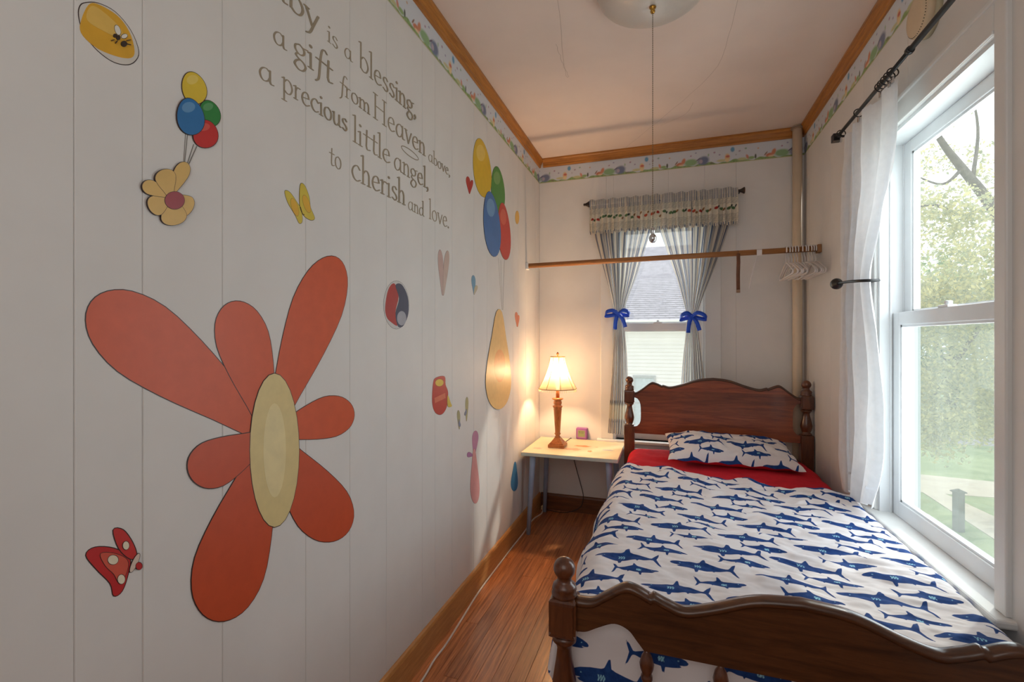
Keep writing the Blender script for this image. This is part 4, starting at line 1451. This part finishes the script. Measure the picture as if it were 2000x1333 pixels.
# ---------------------------------------------------------------- curtains on the back window
YR = 3.185
ZR = at_y(1298, 386, YR)[2]
rodL, rodR = at_y(1146, 400, YR)[0], at_y(1448, 371, YR)[0]
cr = thing('curtain_rod', 'thin dark curtain rod with flared ends over the striped curtains', 'curtain rod', ((rodL + rodR) / 2, YR, ZR))
MB().tube([(rodL - (rodL + rodR) / 2, 0, 0), (rodR - (rodL + rodR) / 2, 0, 0)], .0065, 10).build('rod', plain('dark_bronze', (40, 28, 24), .4), cr)
for sx in (-1, 1):
    xx = sx * (rodR - rodL) / 2
    MB().lathe([(.006, -.022), (.009, -.016), (.008, -.01), (.012, 0), (.019, .012), (.021, .016), (.018, .019)], seg=18, axis='X').build('finial', plain('dark_bronze', (40, 28, 24), .4), cr).location = (xx, 0, 0)
    if sx < 0:
        cr.children[-1].rotation_euler = (0, 0, PI)
    MB().tube([(xx * .985, 0, 0), (xx * .985, BW - YR - .001, 0)], .005, 8).build('bracket', plain('dark_bronze', (40, 28, 24), .4), cr)


def stripe_mat(name, trans, clear):
    t = NT(name)
    a = t.n('ShaderNodeAttribute', attribute_name='su')
    fr = t.n('ShaderNodeMath', operation='FRACT')
    t.l(a.outputs['Fac'], fr.inputs[0])
    col = t.ramp(fr.outputs[0], [(0.0, rgba((234, 226, 212))), (0.36, rgba((234, 226, 212))), (0.44, rgba((84, 98, 130))), (0.62, rgba((84, 98, 130))), (0.68, rgba((214, 212, 208))), (0.8, rgba((150, 164, 188))), (0.9, rgba((234, 226, 212)))])
    # printed band near the hem
    h_ = t.n('ShaderNodeAttribute', attribute_name='hem')
    col = t.mix(h_.outputs['Fac'], col, rgba((222, 216, 200)))
    w_ = t.n('ShaderNodeAttribute', attribute_name='wav')
    col = t.mix(w_.outputs['Fac'], col, rgba((66, 70, 86)))
    t.l(col, t.b.inputs['Base Color'])
    t.b.inputs['Roughness'].default_value = .9
    t.b.inputs['Specular IOR Level'].default_value = .1
    see_through(t, col, trans, clear)
    return t.m


M_stripe = stripe_mat('ticking_sheer', .5, .14)


def drape(name, label, cat, table, yc, folds, amp, mat, su, nx=120, nz=150, hem=True, seed=0):
    """table: (v, u_left, u_right) read at depth yc"""
    rows = [(at_y((a + b) / 2, v, yc)[2], at_y(a, v, yc)[0], at_y(b, v, yc)[0]) for v, a, b in table]
    zz = np.linspace(rows[0][0], rows[-1][0], nz)
    zr = np.array([q[0] for q in rows])[::-1]
    xl = np.interp(zz, zr, np.array([q[1] for q in rows])[::-1])
    xr = np.interp(zz, zr, np.array([q[2] for q in rows])[::-1])
    k = np.ones(9) / 9
    pad = lambda a: np.concatenate([np.full(4, a[0]), a, np.full(4, a[-1])])
    xl, xr = np.convolve(pad(xl), k, 'valid'), np.convolve(pad(xr), k, 'valid')
    i = np.linspace(0, 1, nx)
    I, Zg = np.meshgrid(i, zz, indexing='ij')
    wdt_ = (xr - xl)[None]
    ph = I * folds * 2 * PI + 0.5 * np.sin(I * 11 + seed)
    A = amp * np.clip(wdt_ / 0.12, .25, 1.2)
    Yg = yc + A * np.sin(ph) + .3 * A * np.sin(ph * 2.3 + Zg * 3) + .003 * vnoise(I * 20, Zg * 8, seed)
    Xg = xl[None] + wdt_ * (I + .012 * np.sin(ph * 1.7 + Zg * 5))
    dz = Zg - zz[-1]
    hb = np.zeros_like(Zg)
    wv = np.zeros_like(Zg)
    if hem:
        hb = ((dz > .10) & (dz < .205)).astype(float)
        for q in (.085, .097, .108, .196, .207, .218):
            wv = np.maximum(wv, np.clip(1.2 - np.abs(dz - q - .002 * np.sin(ph * 3)) / .0016, 0, 1))
    o = grid_obj(name, np.stack([Xg, Yg, Zg], -1), mat, None, True, {'su': I * su, 'hem': hb, 'wav': wv})
    return tag(o, label, cat, None)


YC = 3.195
drape('striped_curtain', 'striped blue sheer curtain gathered by a blue bow, nearer the lamp', 'curtain',
      [(396, 1156, 1284), (455, 1160, 1270), (500, 1172, 1256), (545, 1184, 1242), (585, 1195, 1226), (615, 1201, 1216), (640, 1200, 1220), (690, 1197, 1225), (760, 1193, 1227), (848, 1187, 1225)], YC, 7, .012, M_stripe, 21, seed=1)
drape('striped_curtain', 'striped blue sheer curtain gathered by a blue bow, behind the headboard', 'curtain',
      [(384, 1272, 1438), (445, 1287, 1424), (500, 1305, 1405), (545, 1322, 1388), (590, 1335, 1370), (618, 1342, 1360), (645, 1340, 1364), (700, 1334, 1371), (745, 1331, 1376), (846, 1328, 1380)], YC, 8, .012, M_stripe, 24, seed=4)

# valance: gathered, printed in bands
vx0, vx1 = at_y(1151, 400, 3.165)[0], at_y(1442, 372, 3.165)[0]
nx, nz = 460, 96
I, J = np.meshgrid(np.linspace(0, 1, nx), np.linspace(0, 1, nz), indexing='ij')
ph = I * 2 * PI * 26 + 1.4 * np.sin(I * 17) + .8 * np.sin(I * 41)
top_z, bot_z = ZR + .022, ZR - .205
Zv = top_z + (bot_z - top_z) * J + .004 * np.sin(ph * .5) * (J < .1) + .006 * np.cos(ph) * J ** 3
Am = .004 + .010 * J
Yv = 3.170 - .004 * J + Am * np.sin(ph) + .006 * vnoise(I * 30, J * 3, 8)
Yv = np.where((J > .06) & (J < .16), Yv - .006, Yv)
Xv = vx0 + (vx1 - vx0) * (I + .0035 * np.sin(ph * 1.5 + 2) * J)
Cv = np.empty(I.shape + (3,))
Cv[:] = lin((230, 224, 208))
strp = (np.mod(I * 130, 1) < .42)
blue = np.array(lin((96, 112, 142)))
for lo, hi in ((-.1, .27), (.92, 1.1)):
    m = strp & (J > lo) & (J < hi)
    Cv[m] = blue
for q in (.28, .315, .35, .385, .42, .72, .755, .79, .825, .86, .895):
    m = np.clip(1.3 - np.abs(J - q - .008 * np.sin(I * 260 + q * 40)) / .007, 0, 1)[..., None] * .6
    Cv = Cv * (1 - m) + np.array(lin((70, 76, 92))) * m
rv = random.Random(5)
for k in range(24):
    i0 = (k + .5) / 24 + rv.uniform(-.01, .01)
    blob(Cv, I * .9, J * .225, i0 * .9, rv.uniform(.115, .138), .010, .009, rv.choice([(176, 60, 50), (96, 128, 88), (186, 84, 62), (92, 120, 84)]))
    blob(Cv, I * .9, J * .225, i0 * .9 + .014, rv.uniform(.11, .14), .005, .010, rv.choice([(80, 112, 76), (150, 110, 70), (70, 76, 70)]), .5)
val = grid_obj('valance', np.stack([Xv, Yv, Zv], -1), attr_col('valance_print', rough=.9, trans=.25), None, True, cols={'col': Cv})
tag(val, 'gathered cream and blue printed valance across the top of the back window', 'valance')

M_ribbon = plain('royal_blue_satin', (28, 84, 214), 0.35, 0.05, 40)


def ribbon(path, w, wdir):
    """flat ribbon with a little thickness; w half width along wdir"""
    wd = Vector(wdir).normalized() * w
    vs, fs = [], []
    P = [Vector(p) for p in path]
    for i, p in enumerate(P):
        t = (P[min(i + 1, len(P) - 1)] - P[max(i - 1, 0)]).normalized()
        wv_ = (wd - t * wd.dot(t))
        wv_ = wv_.normalized() * w if wv_.length > 1e-6 else wd
        n = t.cross(wv_).normalized() * .0006
        vs += [p - wv_ - n, p + wv_ - n, p + wv_ + n, p - wv_ + n]
    for i in range(len(P) - 1):
        for k in range(4):
            fs.append((i * 4 + k, i * 4 + (k + 1) % 4, i * 4 + 4 + (k + 1) % 4, i * 4 + 4 + k))
    fs += [(0, 3, 2, 1), tuple((len(P) - 1) * 4 + k for k in range(4))]
    return MB().add(vs, fs, 0, True)


def bow(px, label, flip=1, droop=0.0):
    x, y, z = at_y(px[0], px[1], 3.165)
    b = thing('ribbon_bow', label, 'bow', (x, y, z))
    MB().tube([(.036 * math.cos(a), .03 + .026 * math.sin(a), -.004 * math.cos(a)) for a in np.linspace(0, 2 * PI, 20, endpoint=False)], .008, 8, closed=True).build('band', M_ribbon, b)
    MB().lathe([(.001, -.010), (.009, -.007), (.011, 0), (.009, .007), (.001, .010)], (0, -.006, 0), 12, axis='X').build('knot', M_ribbon, b)
    for s in (-1, 1):
        k = s * flip
        L_ = .085 if k < 0 else .07
        loop = catmull([(0, -.006, 0), (s * L_ * .4, -.02, .020), (s * L_ * .85, -.024, .012 - droop), (s * L_, -.012, -.012 - droop), (s * L_ * .6, -.004, -.012 - droop * .5), (0, -.004, -.002)], 5)
        ribbon(loop, .013, (0.15, .35, 1)).build('loop', M_ribbon, b)
    for s, e in ((1, (.045, -.014, -.09)), (-1, (-.022, -.012, -.105))):
        ribbon(catmull([(0, -.008, 0), (e[0] * .5, -.02, -.028), (e[0] * .8, -.018, -.06), e], 5), .0125, (1, .2, .1)).build('tail', M_ribbon, b)
    return b


bow((1208, 613), 'royal blue ribbon bow tying the curtain nearer the lamp')
bow((1351, 618), 'royal blue ribbon bow tying the curtain behind the headboard', -1, .008)

# ---------------------------------------------------------------- closet rod with hangers
ry, rz = 2.915, 1.682
rod = thing('closet_rod', 'wooden closet rod spanning the room from wall to wall', 'closet rod', (0, ry, rz))
M_rodw = wood('rod_pine', (150, 96, 48), (184, 126, 72), (1, 14, 14), .5, .1)
MB().tube([(LW + .001, 0, -.008), (RW - .001, 0, 0.006)], .0155, 16).build('pole', M_rodw, rod)
for x0, x1, dz in ((LW + .0005, LW + .018, -.008), (RW - .02, RW - .0005, .006)):
    MB().rbox(x0, x1, -.022, .022, dz - .024, dz + .02, r=.003).build('bracket', plain('pine_block', (164, 116, 72), .6) if x0 > 0 else M_trim, rod)
M_hang = plain('white_plastic', (230, 224, 222), .35, .02, 20)


def hanger_mb():
    m = MB()
    r_ = .0034
    hook = [(0, .019 * math.sin(a), .0 + .019 * math.cos(a)) for a in np.linspace(2.6, -PI / 2 - .3, 14)]
    hook = [(0, -.018, -.014)] + [(0, -.019 * math.cos(a), .019 * math.sin(a)) for a in np.linspace(-.3, PI + .25, 14)] + [(0, .012, -.030), (0, 0, -.042), (0, 0, -.075)]
    m.tube(hook, r_, 7)
    body = catmull([(0, 0, -.072), (0, .05, -.082), (0, .14, -.118), (0, .168, -.132), (0, .165, -.144), (0, .14, -.146), (0, 0, -.146), (0, -.14, -.146), (0, -.165, -.144), (0, -.168, -.132), (0, -.14, -.118), (0, -.05, -.082)], 4, True)
    m.tube(body, r_ * 1.15, 7, closed=True)
    return m


hm = None
ORD = ['first from the clip'] + [w + ' from the clip' for w in ('second', 'third', 'fourth', 'fifth', 'sixth', 'seventh', 'eighth', 'ninth', 'tenth')] + ['nearest the right wall']
hx = [.612, .628, .640, .655, .668, .690, .704, .716, .730, .742, .752]
for k, x in enumerate(hx):
    if hm is None:
        hm = hanger_mb().build('hanger', M_hang)
        o = hm
    else:
        o = hm.copy()
        COL.objects.link(o)
    tag(o, 'white plastic hanger, %s on the closet rod' % ORD[k], 'hanger', 'white hangers bunched on the closet rod')
    zr = rz - .008 + .014 * (x - LW) / (RW - LW)
    o.location = (x, ry, zr + .0005)
    o.rotation_euler = (0, 0, math.radians([-2, 1, 3, -1, 2, -8, 6, -4, 2, 0, 1][k] * .7))

p = at_y(1441, 505, ry)
stp = thing('leather_strap', 'narrow brown strap hanging from the closet rod', 'strap', (p[0], ry, rz))
M_strap = plain('brown_leather', (122, 78, 54), .6, .1, 30)
MB().tube([(0, .0175 * math.cos(a), .0175 * math.sin(a)) for a in np.linspace(0, 2 * PI, 20, endpoint=False)], .002, 6, closed=True).build('loop', M_strap, stp)
ribbon([(0, -.019, -.002), (.001, -.020, -.05), (-.001, -.019, -.12), (0, -.018, -.205)], .0095, (1, 0, 0)).build('strap', M_strap, stp)
MB().rbox(-.010, .010, -.021, -.0155, -.222, -.204, r=.002).build('tip', plain('strap_tip', (150, 118, 92), .5), stp)
p = at_y(1482, 492, ry)
tg = thing('plastic_clip', 'white plastic clip with a thin dangling strip on the closet rod', 'clip', (p[0], ry, rz))
MB().rbox(-.013, .013, -.021, -.017, -.020, .014, r=.001).tube([(0, .0175 * math.cos(a), .0175 * math.sin(a)) for a in np.linspace(0, 2 * PI, 18, endpoint=False)], .0018, 6, closed=True).build('clip', M_hang, tg)
ribbon([(-.008, -.019, -.016), (-.03, -.019, -.09), (-.046, -.018, -.175), (-.05, -.018, -.20)], .0028, (1, 0, .2)).build('strip', M_hang, tg)

# ---------------------------------------------------------------- white curtain by the big window
XC = 0.700
zrd = 2.083
r2 = thing('curtain_rod', 'black telescoping curtain rod with rings above the big window', 'curtain rod', (XC, 1.9, zrd))
ye = 2.392 - 1.9
MB().tube([(0, -1.35, 0), (0, -.15, 0)], .0085, 12).build('rod', M_black, r2)
MB().tube([(0, -.16, 0), (0, ye, 0)], .007, 12).build('inner_rod', M_black, r2)
MB().lathe([(.009, -.008), (.012, -.006), (.012, .006), (.009, .008)], (0, -.155, 0), 14, axis='Y').build('collar', M_black, r2)
MB().rbox(-.016, .016, ye - .004, ye + .03, -.016, .016, r=.002).build('finial', M_black, r2)
for yb in (ye - .03, -1.2):
    MB().tube([(0, yb, -.009), (.04, yb, -.016), (RW - XC - .001, yb, -.016)], .005, 8).lathe([(.016, RW - XC - .004), (.016, RW - XC - .0008)], (0, yb, -.016), 14, axis='X').build('bracket', M_black, r2)
rings = [1.86, 1.885, 1.91, 1.935, 1.955, 2.15, 2.345]
for y in rings:
    MB().tube([(.017 * math.sin(a) * .94, y - 1.9 + .004 * math.cos(a), -.006 + .017 * math.cos(a)) for a in np.linspace(0, 2 * PI, 22, endpoint=False)], .0020, 6, closed=True).build('ring', M_black, r2)
    MB().rbox(-.003, .003, y - 1.9 - .006, y - 1.9 + .006, -.042, -.022, r=.0015).build('ring_clip', M_chrome, r2)

# outline of the gathered cloth: (z, y near, y far) in the plane of the rod
tb = [(2.055, 1.830, 2.350), (1.95, 1.835, 2.355), (1.80, 1.862, 2.358), (1.65, 1.945, 2.352), (1.52, 2.025, 2.342), (1.45, 2.065, 2.335), (1.40, 2.060, 2.340), (1.28, 2.018, 2.360), (1.10, 1.965, 2.385), (.95, 1.945, 2.395), (.80, 1.950, 2.395), (.68, 1.985, 2.385), (.575, 2.06, 2.33)]
nx, nz = 150, 150
zz = np.linspace(tb[0][0], tb[-1][0], nz)
zr_ = np.array([q[0] for q in tb])[::-1]
y0_, y1_ = np.interp(zz, zr_, np.array([q[1] for q in tb])[::-1]), np.interp(zz, zr_, np.array([q[2] for q in tb])[::-1])
k9 = np.ones(13) / 13
pad = lambda a: np.concatenate([np.full(6, a[0]), a, np.full(6, a[-1])])
y0_, y1_ = np.convolve(pad(y0_), k9, 'valid'), np.convolve(pad(y1_), k9, 'valid')
I, Zg = np.meshgrid(np.linspace(0, 1, nx), zz, indexing='ij')
pinch = np.exp(-((zz - 1.44) / .12) ** 2)[None]
phs = I * 2 * PI * 4 + .7 * np.sin(I * 9) + .25 * np.sin(Zg * 4)
amp = (.017 - .006 * pinch) * (.75 + .35 * vnoise(I * 6, Zg * 2, 77))
Xg = XC + .006 + amp * np.sin(phs) + .008 * vnoise(I * 9, Zg * 3.5, 78) + .004 * vnoise(I * 24, Zg * 9, 79)
Yg = y0_[None] + (y1_ - y0_)[None] * (I + .02 * np.sin(phs * 1.3))
Zg2 = Zg + .012 * np.sin(phs * .5) * (Zg < .65) - .01 * (np.abs(np.sin(I * PI * 6)) < .8) * (Zg > 2.04) * .6
M_wc = NT('white_voile')
_v = M_wc.coords()
M_wc.l(M_wc.ramp(M_wc.noise(_v, 40), [(.3, rgba((226, 226, 228))), (.7, rgba((236, 236, 238)))]), M_wc.b.inputs['Base Color'])
M_wc.b.inputs['Roughness'].default_value = .9
M_wc.bump(M_wc.noise(_v, 300), .08, .002)
see_through(M_wc, rgba((236, 238, 242)), .25, .0)
wc = grid_obj('white_curtain', np.stack([Xg, Yg, Zg2], -1), M_wc.m, None, True)
tag(wc, 'plain white curtain drawn aside by a black holdback at the big window', 'curtain')

hbk = thing('holdback', 'black curved metal curtain holdback with a ball end', 'holdback', (0.765, 2.24, 1.427))
MB().lathe([(.020, -.0005), (.020, -.005), (.010, -.009)], (0, 0, 0), 18, axis='X').build('wall_plate', M_black, hbk)
MB().tube(catmull([(-.006, 0, 0), (-.014, -.05, 0), (-.018, -.11, -.004), (-.030, -.172, -.010), (-.060, -.196, -.012), (-.090, -.175, -.010), (-.103, -.10, -.004), (-.110, -.02, .0)], 7), .0055, 10).build('arm', M_black, hbk)
MB().lathe([(.006, -.030), (.010, -.026), (.010, -.022), (.017, -.016), (.023, 0), (.021, .012), (.012, .021), (.001, .024)], (-.110, .006, 0), 20, axis='Y').build('ball_end', M_black, hbk)

# ---------------------------------------------------------------- outdoors
GZ = -3.0
HY = 15.0
M_lawn = NT('mown_lawn')
_v = M_lawn.coords()
M_lawn.l(M_lawn.ramp(M_lawn.noise(_v, 1.2, 6), [(.3, rgba((128, 146, 96))), (.7, rgba((164, 178, 128)))]), M_lawn.b.inputs['Base Color'])
M_lawn.b.inputs['Roughness'].default_value = .9
M_lawn.bump(M_lawn.noise(_v, 30), .5, .05)
gr = struct(MB().box(-60, 90, -40, 120, GZ - .3, GZ).build('ground', M_lawn.m), 'green lawn outside')
M_walk = plain('pale_concrete', (206, 194, 176), .9, .06, 2)


def strip(name, pts, z, mat, label):
    P = [at_z(u, v, GZ) for u, v in pts]
    P = [(q[0], q[1]) for q in P]
    if sum(a[0] * b[1] - b[0] * a[1] for a, b in zip(P, P[1:] + P[:1])) < 0:
        P.reverse()
    return struct(MB().prism(P, lambda q: (q[0], q[1], GZ - .05), lambda q: (q[0], q[1], GZ + z)).build(name, mat), label)


strip('sidewalk', [(1700, 918), (2100, 958), (2100, 985), (1700, 955)], .012, M_walk, 'pale sidewalk across the lawn')
strip('path', [(1790, 955), (1822, 955), (2060, 1065), (2060, 1120), (1950, 1060)], .016, M_walk, 'pale path to the house')
strip('street', [(1500, 838), (2300, 868), (2300, 892), (1500, 848)], .010, plain('grey_asphalt', (176, 172, 170), .9, .04, 1), 'grey street beyond the lawn')
struct(MB().box(-7, 4.4, 5.5, HY - .03, GZ - .05, GZ + .006).build('bounce_ground', M_walk), 'added pale ground between the two houses, for neutral bounce light')  # unseen pale ground, added to keep green lawn bounce off the siding
b = at_z(1872, 1038, GZ)
pst = thing('fence_post', 'weathered grey square post on the lawn outside the big window', 'post', (b[0], b[1], GZ), .4)
MB().rbox(-.075, .075, -.075, .075, -.02, .86, r=.01).build('post_shaft', plain('grey_wood', (118, 120, 108), .9, .1, 6), pst)
vs = [(-.1, -.1, .85), (.1, -.1, .85), (.1, .1, .85), (-.1, .1, .85), (-.1, -.1, .87), (.1, -.1, .87), (.1, .1, .87), (-.1, .1, .87), (0, 0, .93)]
MB().add(vs, [(3, 2, 1, 0), (0, 1, 5, 4), (1, 2, 6, 5), (2, 3, 7, 6), (3, 0, 4, 7), (4, 5, 8), (5, 6, 8), (6, 7, 8), (7, 4, 8)]).build('post_cap', plain('grey_wood', (118, 120, 108), .9, .1, 6), pst)

# neighbouring house seen through the back window
HY = 15.0
hse = thing('neighbour_house', 'white sided neighbouring house with a grey shingle roof outside the back window', 'house', (-0.5, HY, GZ))
ez = at_y(1290, 632, HY)[2] - GZ          # eave height above ground
M_side = plain('white_siding', (238, 236, 234), .7, .02, 3)
MB().box(-5.5, 4.0, 0.02, 9, 0, ez + .2).build('wall', M_side, hse)
mb = MB()
zz_ = 0.0
while zz_ < ez:                            # lapped siding courses
    mb.add([(-5.5, -.022, zz_), (4.0, -.022, zz_), (4.0, 0.02, zz_), (-5.5, 0.02, zz_), (-5.5, -.004, zz_ + .112), (4.0, -.004, zz_ + .112)], [(3, 2, 1, 0), (0, 1, 5, 4)])
    zz_ += .112
mb.build('siding', M_side, hse, kind='stuff')
MB().rbox(-5.8, 4.3, -.50, -.38, ez - .02, ez + .10, r=.02).box(-5.8, 4.3, -.4, .03, ez - .03, ez + .0).build('gutter', M_trim, hse)
M_shin = plain('grey_shingle', (164, 160, 170), .95, .10, 5, bump=.2)
n_c = 44
mb = MB()
for k in range(n_c):                       # shingle courses, each a little proud of the next
    y0q, y1q = -.42 + k * .12, -.42 + (k + 1) * .12 + .03
    z0q, z1q = ez + .09 + k * .072, ez + .09 + (k + 1) * .072 + .004
    xq = -5.8 - (k % 2) * .12
    while xq < 4.3:
        mb.add([(xq + .012, y0q, z0q + .007), (xq + .29, y0q, z0q + .007), (xq + .29, y1q, z1q), (xq + .012, y1q, z1q), (xq + .012, y0q, z0q), (xq + .29, y0q, z0q)], [(0, 1, 2, 3), (4, 5, 1, 0)])
        xq += .302
mb.build('shingles', M_shin, hse, kind='stuff')
rt = ez + .09 + n_c * .072
MB().add([(-5.75, -.41, ez + .08), (4.25, -.41, ez + .08), (4.25, 4.8, rt - .02), (-5.75, 4.8, rt - .02), (-5.75, 10, ez + .08), (4.25, 10, ez + .08)], [(0, 1, 2, 3), (3, 2, 5, 4), (0, 3, 4), (1, 5, 2)]).build('roof', M_shin, hse)
a, b2 = at_y(1240, 738, HY), at_y(1277, 838, HY)
wx0, wx1, wz1, wz0 = a[0] + .5, b2[0] + .5, a[2] - GZ, b2[2] - GZ
hw_ = MB().box(wx0 - .06, wx1 + .06, -.05, .0, wz1, wz1 + .08).box(wx0 - .06, wx0, -.05, 0, wz0, wz1).box(wx1, wx1 + .06, -.05, 0, wz0, wz1).box(wx0 - .08, wx1 + .08, -.08, 0, wz0 - .06, wz0).box(wx0, wx1, -.04, 0, (wz0 + wz1) / 2 - .03, (wz0 + wz1) / 2 + .03).build('window', plain('grey_frame', (186, 190, 192), .6), hse)
MB().box(wx0, wx1, -.03, -.02, wz0, wz1).build('pane', plain('pale_pane', (196, 206, 212), .15), hw_)


def leaf_mat(name, c1, c2):
    t = NT(name)
    g = t.n('ShaderNodeAttribute', attribute_name='tone')
    col = t.ramp(g.outputs['Fac'], [(0, rgba(c1)), (1, rgba(c2))])
    t.l(col, t.b.inputs['Base Color'])
    t.b.inputs['Roughness'].default_value = .6
    see_through(t, col, .5, 0)
    return t.m


M_bark = plain('grey_bark', (128, 120, 110), .95, .15, 8, bump=.3)


def tree(label, base, height, blobs, n, size, mat, limbs, seed):
    """blobs: (x,y,z,r) foliage masses in world space; limbs: polylines with radii"""
    t = thing('tree', label, 'tree', base)
    rg = np.random.default_rng(seed)
    o = np.array(base)
    wts = np.array([b[3] ** 2 for b in blobs])
    ids = rg.choice(len(blobs), n, p=wts / wts.sum())
    Bq = np.array(blobs)[ids]
    d = rg.normal(size=(n, 3))
    d /= np.linalg.norm(d, axis=1)[:, None]
    c = Bq[:, :3] + d * (Bq[:, 3] * rg.random(n) ** .45)[:, None]
    a = rg.normal(size=(n, 3))
    a /= np.linalg.norm(a, axis=1)[:, None]
    b = np.cross(a, rg.normal(size=(n, 3)))
    b /= np.linalg.norm(b, axis=1)[:, None]
    sz = size * (.6 + .8 * rg.random(n))[:, None]
    V_ = np.stack([c - a * sz, c + b * sz * .55, c + a * sz, c - b * sz * .55], 1) - o
    me = bpy.data.meshes.new('foliage')
    me.vertices.add(n * 4)
    me.vertices.foreach_set('co', V_.reshape(-1).astype(np.float32))
    me.loops.add(n * 4)
    me.loops.foreach_set('vertex_index', np.arange(n * 4, dtype=np.int32))
    me.polygons.add(n)
    me.polygons.foreach_set('loop_start', np.arange(0, n * 4, 4, dtype=np.int32))
    me.update(calc_edges=True)
    at = me.attributes.new('tone', 'FLOAT', 'POINT')
    at.data.foreach_set('value', np.repeat(rg.random(n), 4).astype(np.float32))
    me.materials.append(mat)
    f = bpy.data.objects.new('foliage', me)
    COL.objects.link(f)
    f.parent = t
    f['kind'] = 'stuff'
    for k, (pts, rad) in enumerate(limbs):
        P = catmull(pts, 5)
        R = list(np.linspace(rad[0], rad[1], len(P)))
        m = MB().tube(P, R, 9)
        m.v = [(p[0] - o[0], p[1] - o[1], p[2] - o[2]) for p in m.v]
        m.build('trunk' if k == 0 else 'branch', M_bark, t)
    return t


def far_pt(u, v, d):
    r_ = ray(u, v)
    return (r_[0] * d, r_[1] * d, EYE + r_[2] * d)


# near broadleaf tree: trunk just right of the view, limbs reaching into it
D = 9.0
tb_ = at_z(2110, 1000, GZ)
D = 10.5
base = far_pt(2080, 1030, D)
base = (base[0], base[1], GZ)
fork = far_pt(2010, 520, D)
bl = []
rg = random.Random(9)
for k in range(190):
    u = rg.uniform(1740, 1990) if k % 4 else rg.uniform(1680, 2200)
    v = rg.choice([rg.uniform(560, 840), rg.uniform(380, 800), rg.uniform(-100, 840)])
    q = far_pt(u, v, rg.uniform(9.0, 12.5))
    bl.append((*q, rg.uniform(.25, .6)))
for (u, v) in ((1820, 860), (1850, 880), (1795, 850), (1835, 840)):
    bl.append((*far_pt(u, v, 9.5), .38))
limbs = [([base, far_pt(2070, 760, D), fork], (.24, .15)),
         ([fork, far_pt(1935, 400, D - .3), far_pt(1880, 330, D - .5), far_pt(1835, 270, D - .6), far_pt(1790, 180, D - .8)], (.13, .03)),
         ([fork, far_pt(2020, 300, D), far_pt(1980, 60, D), far_pt(1960, -150, D)], (.13, .04)),
         ([far_pt(1935, 400, D - .3), far_pt(1880, 420, D - .6), far_pt(1820, 400, D - .9), far_pt(1750, 420, D - 1)], (.05, .012)),
         ([fork, far_pt(1940, 600, D - .4), far_pt(1880, 690, D - .7), far_pt(1820, 780, D - .9)], (.08, .015)),
         ([far_pt(1880, 330, D - .5), far_pt(1840, 360, D - .4), far_pt(1780, 340, D - .3)], (.04, .01)),
         ([far_pt(1900, 350, D - .4), far_pt(1910, 250, D - .6), far_pt(1890, 150, D - .9)], (.04, .01)),
         ([fork, far_pt(2080, 420, D + .5), far_pt(2160, 300, D + .8)], (.1, .03))]
tree('leafy yellow-green street tree filling the view through the big window', base, 8, bl, 44000, .043, leaf_mat('leaf_near', (168, 176, 150), (230, 222, 166)), limbs, 4)
# farther tree behind it
D2 = 24.0
b2_ = far_pt(1860, 850, D2)
b2_ = (b2_[0], b2_[1], GZ)
bl = []
for k in range(50):
    u = rg.uniform(1640, 2060)
    v = rg.uniform(520, 800)
    bl.append((*far_pt(u, v, rg.uniform(22, 27)), rg.uniform(.9, 1.8)))
tree('distant green tree across the street, behind the street tree', b2_, 9, bl, 9000, .17, leaf_mat('leaf_far', (120, 142, 104), (200, 206, 160)),
     [([b2_, far_pt(1860, 760, D2), far_pt(1865, 600, D2)], (.35, .15)), ([far_pt(1860, 740, D2), far_pt(1820, 660, D2), far_pt(1790, 600, D2)], (.15, .05))], 6)
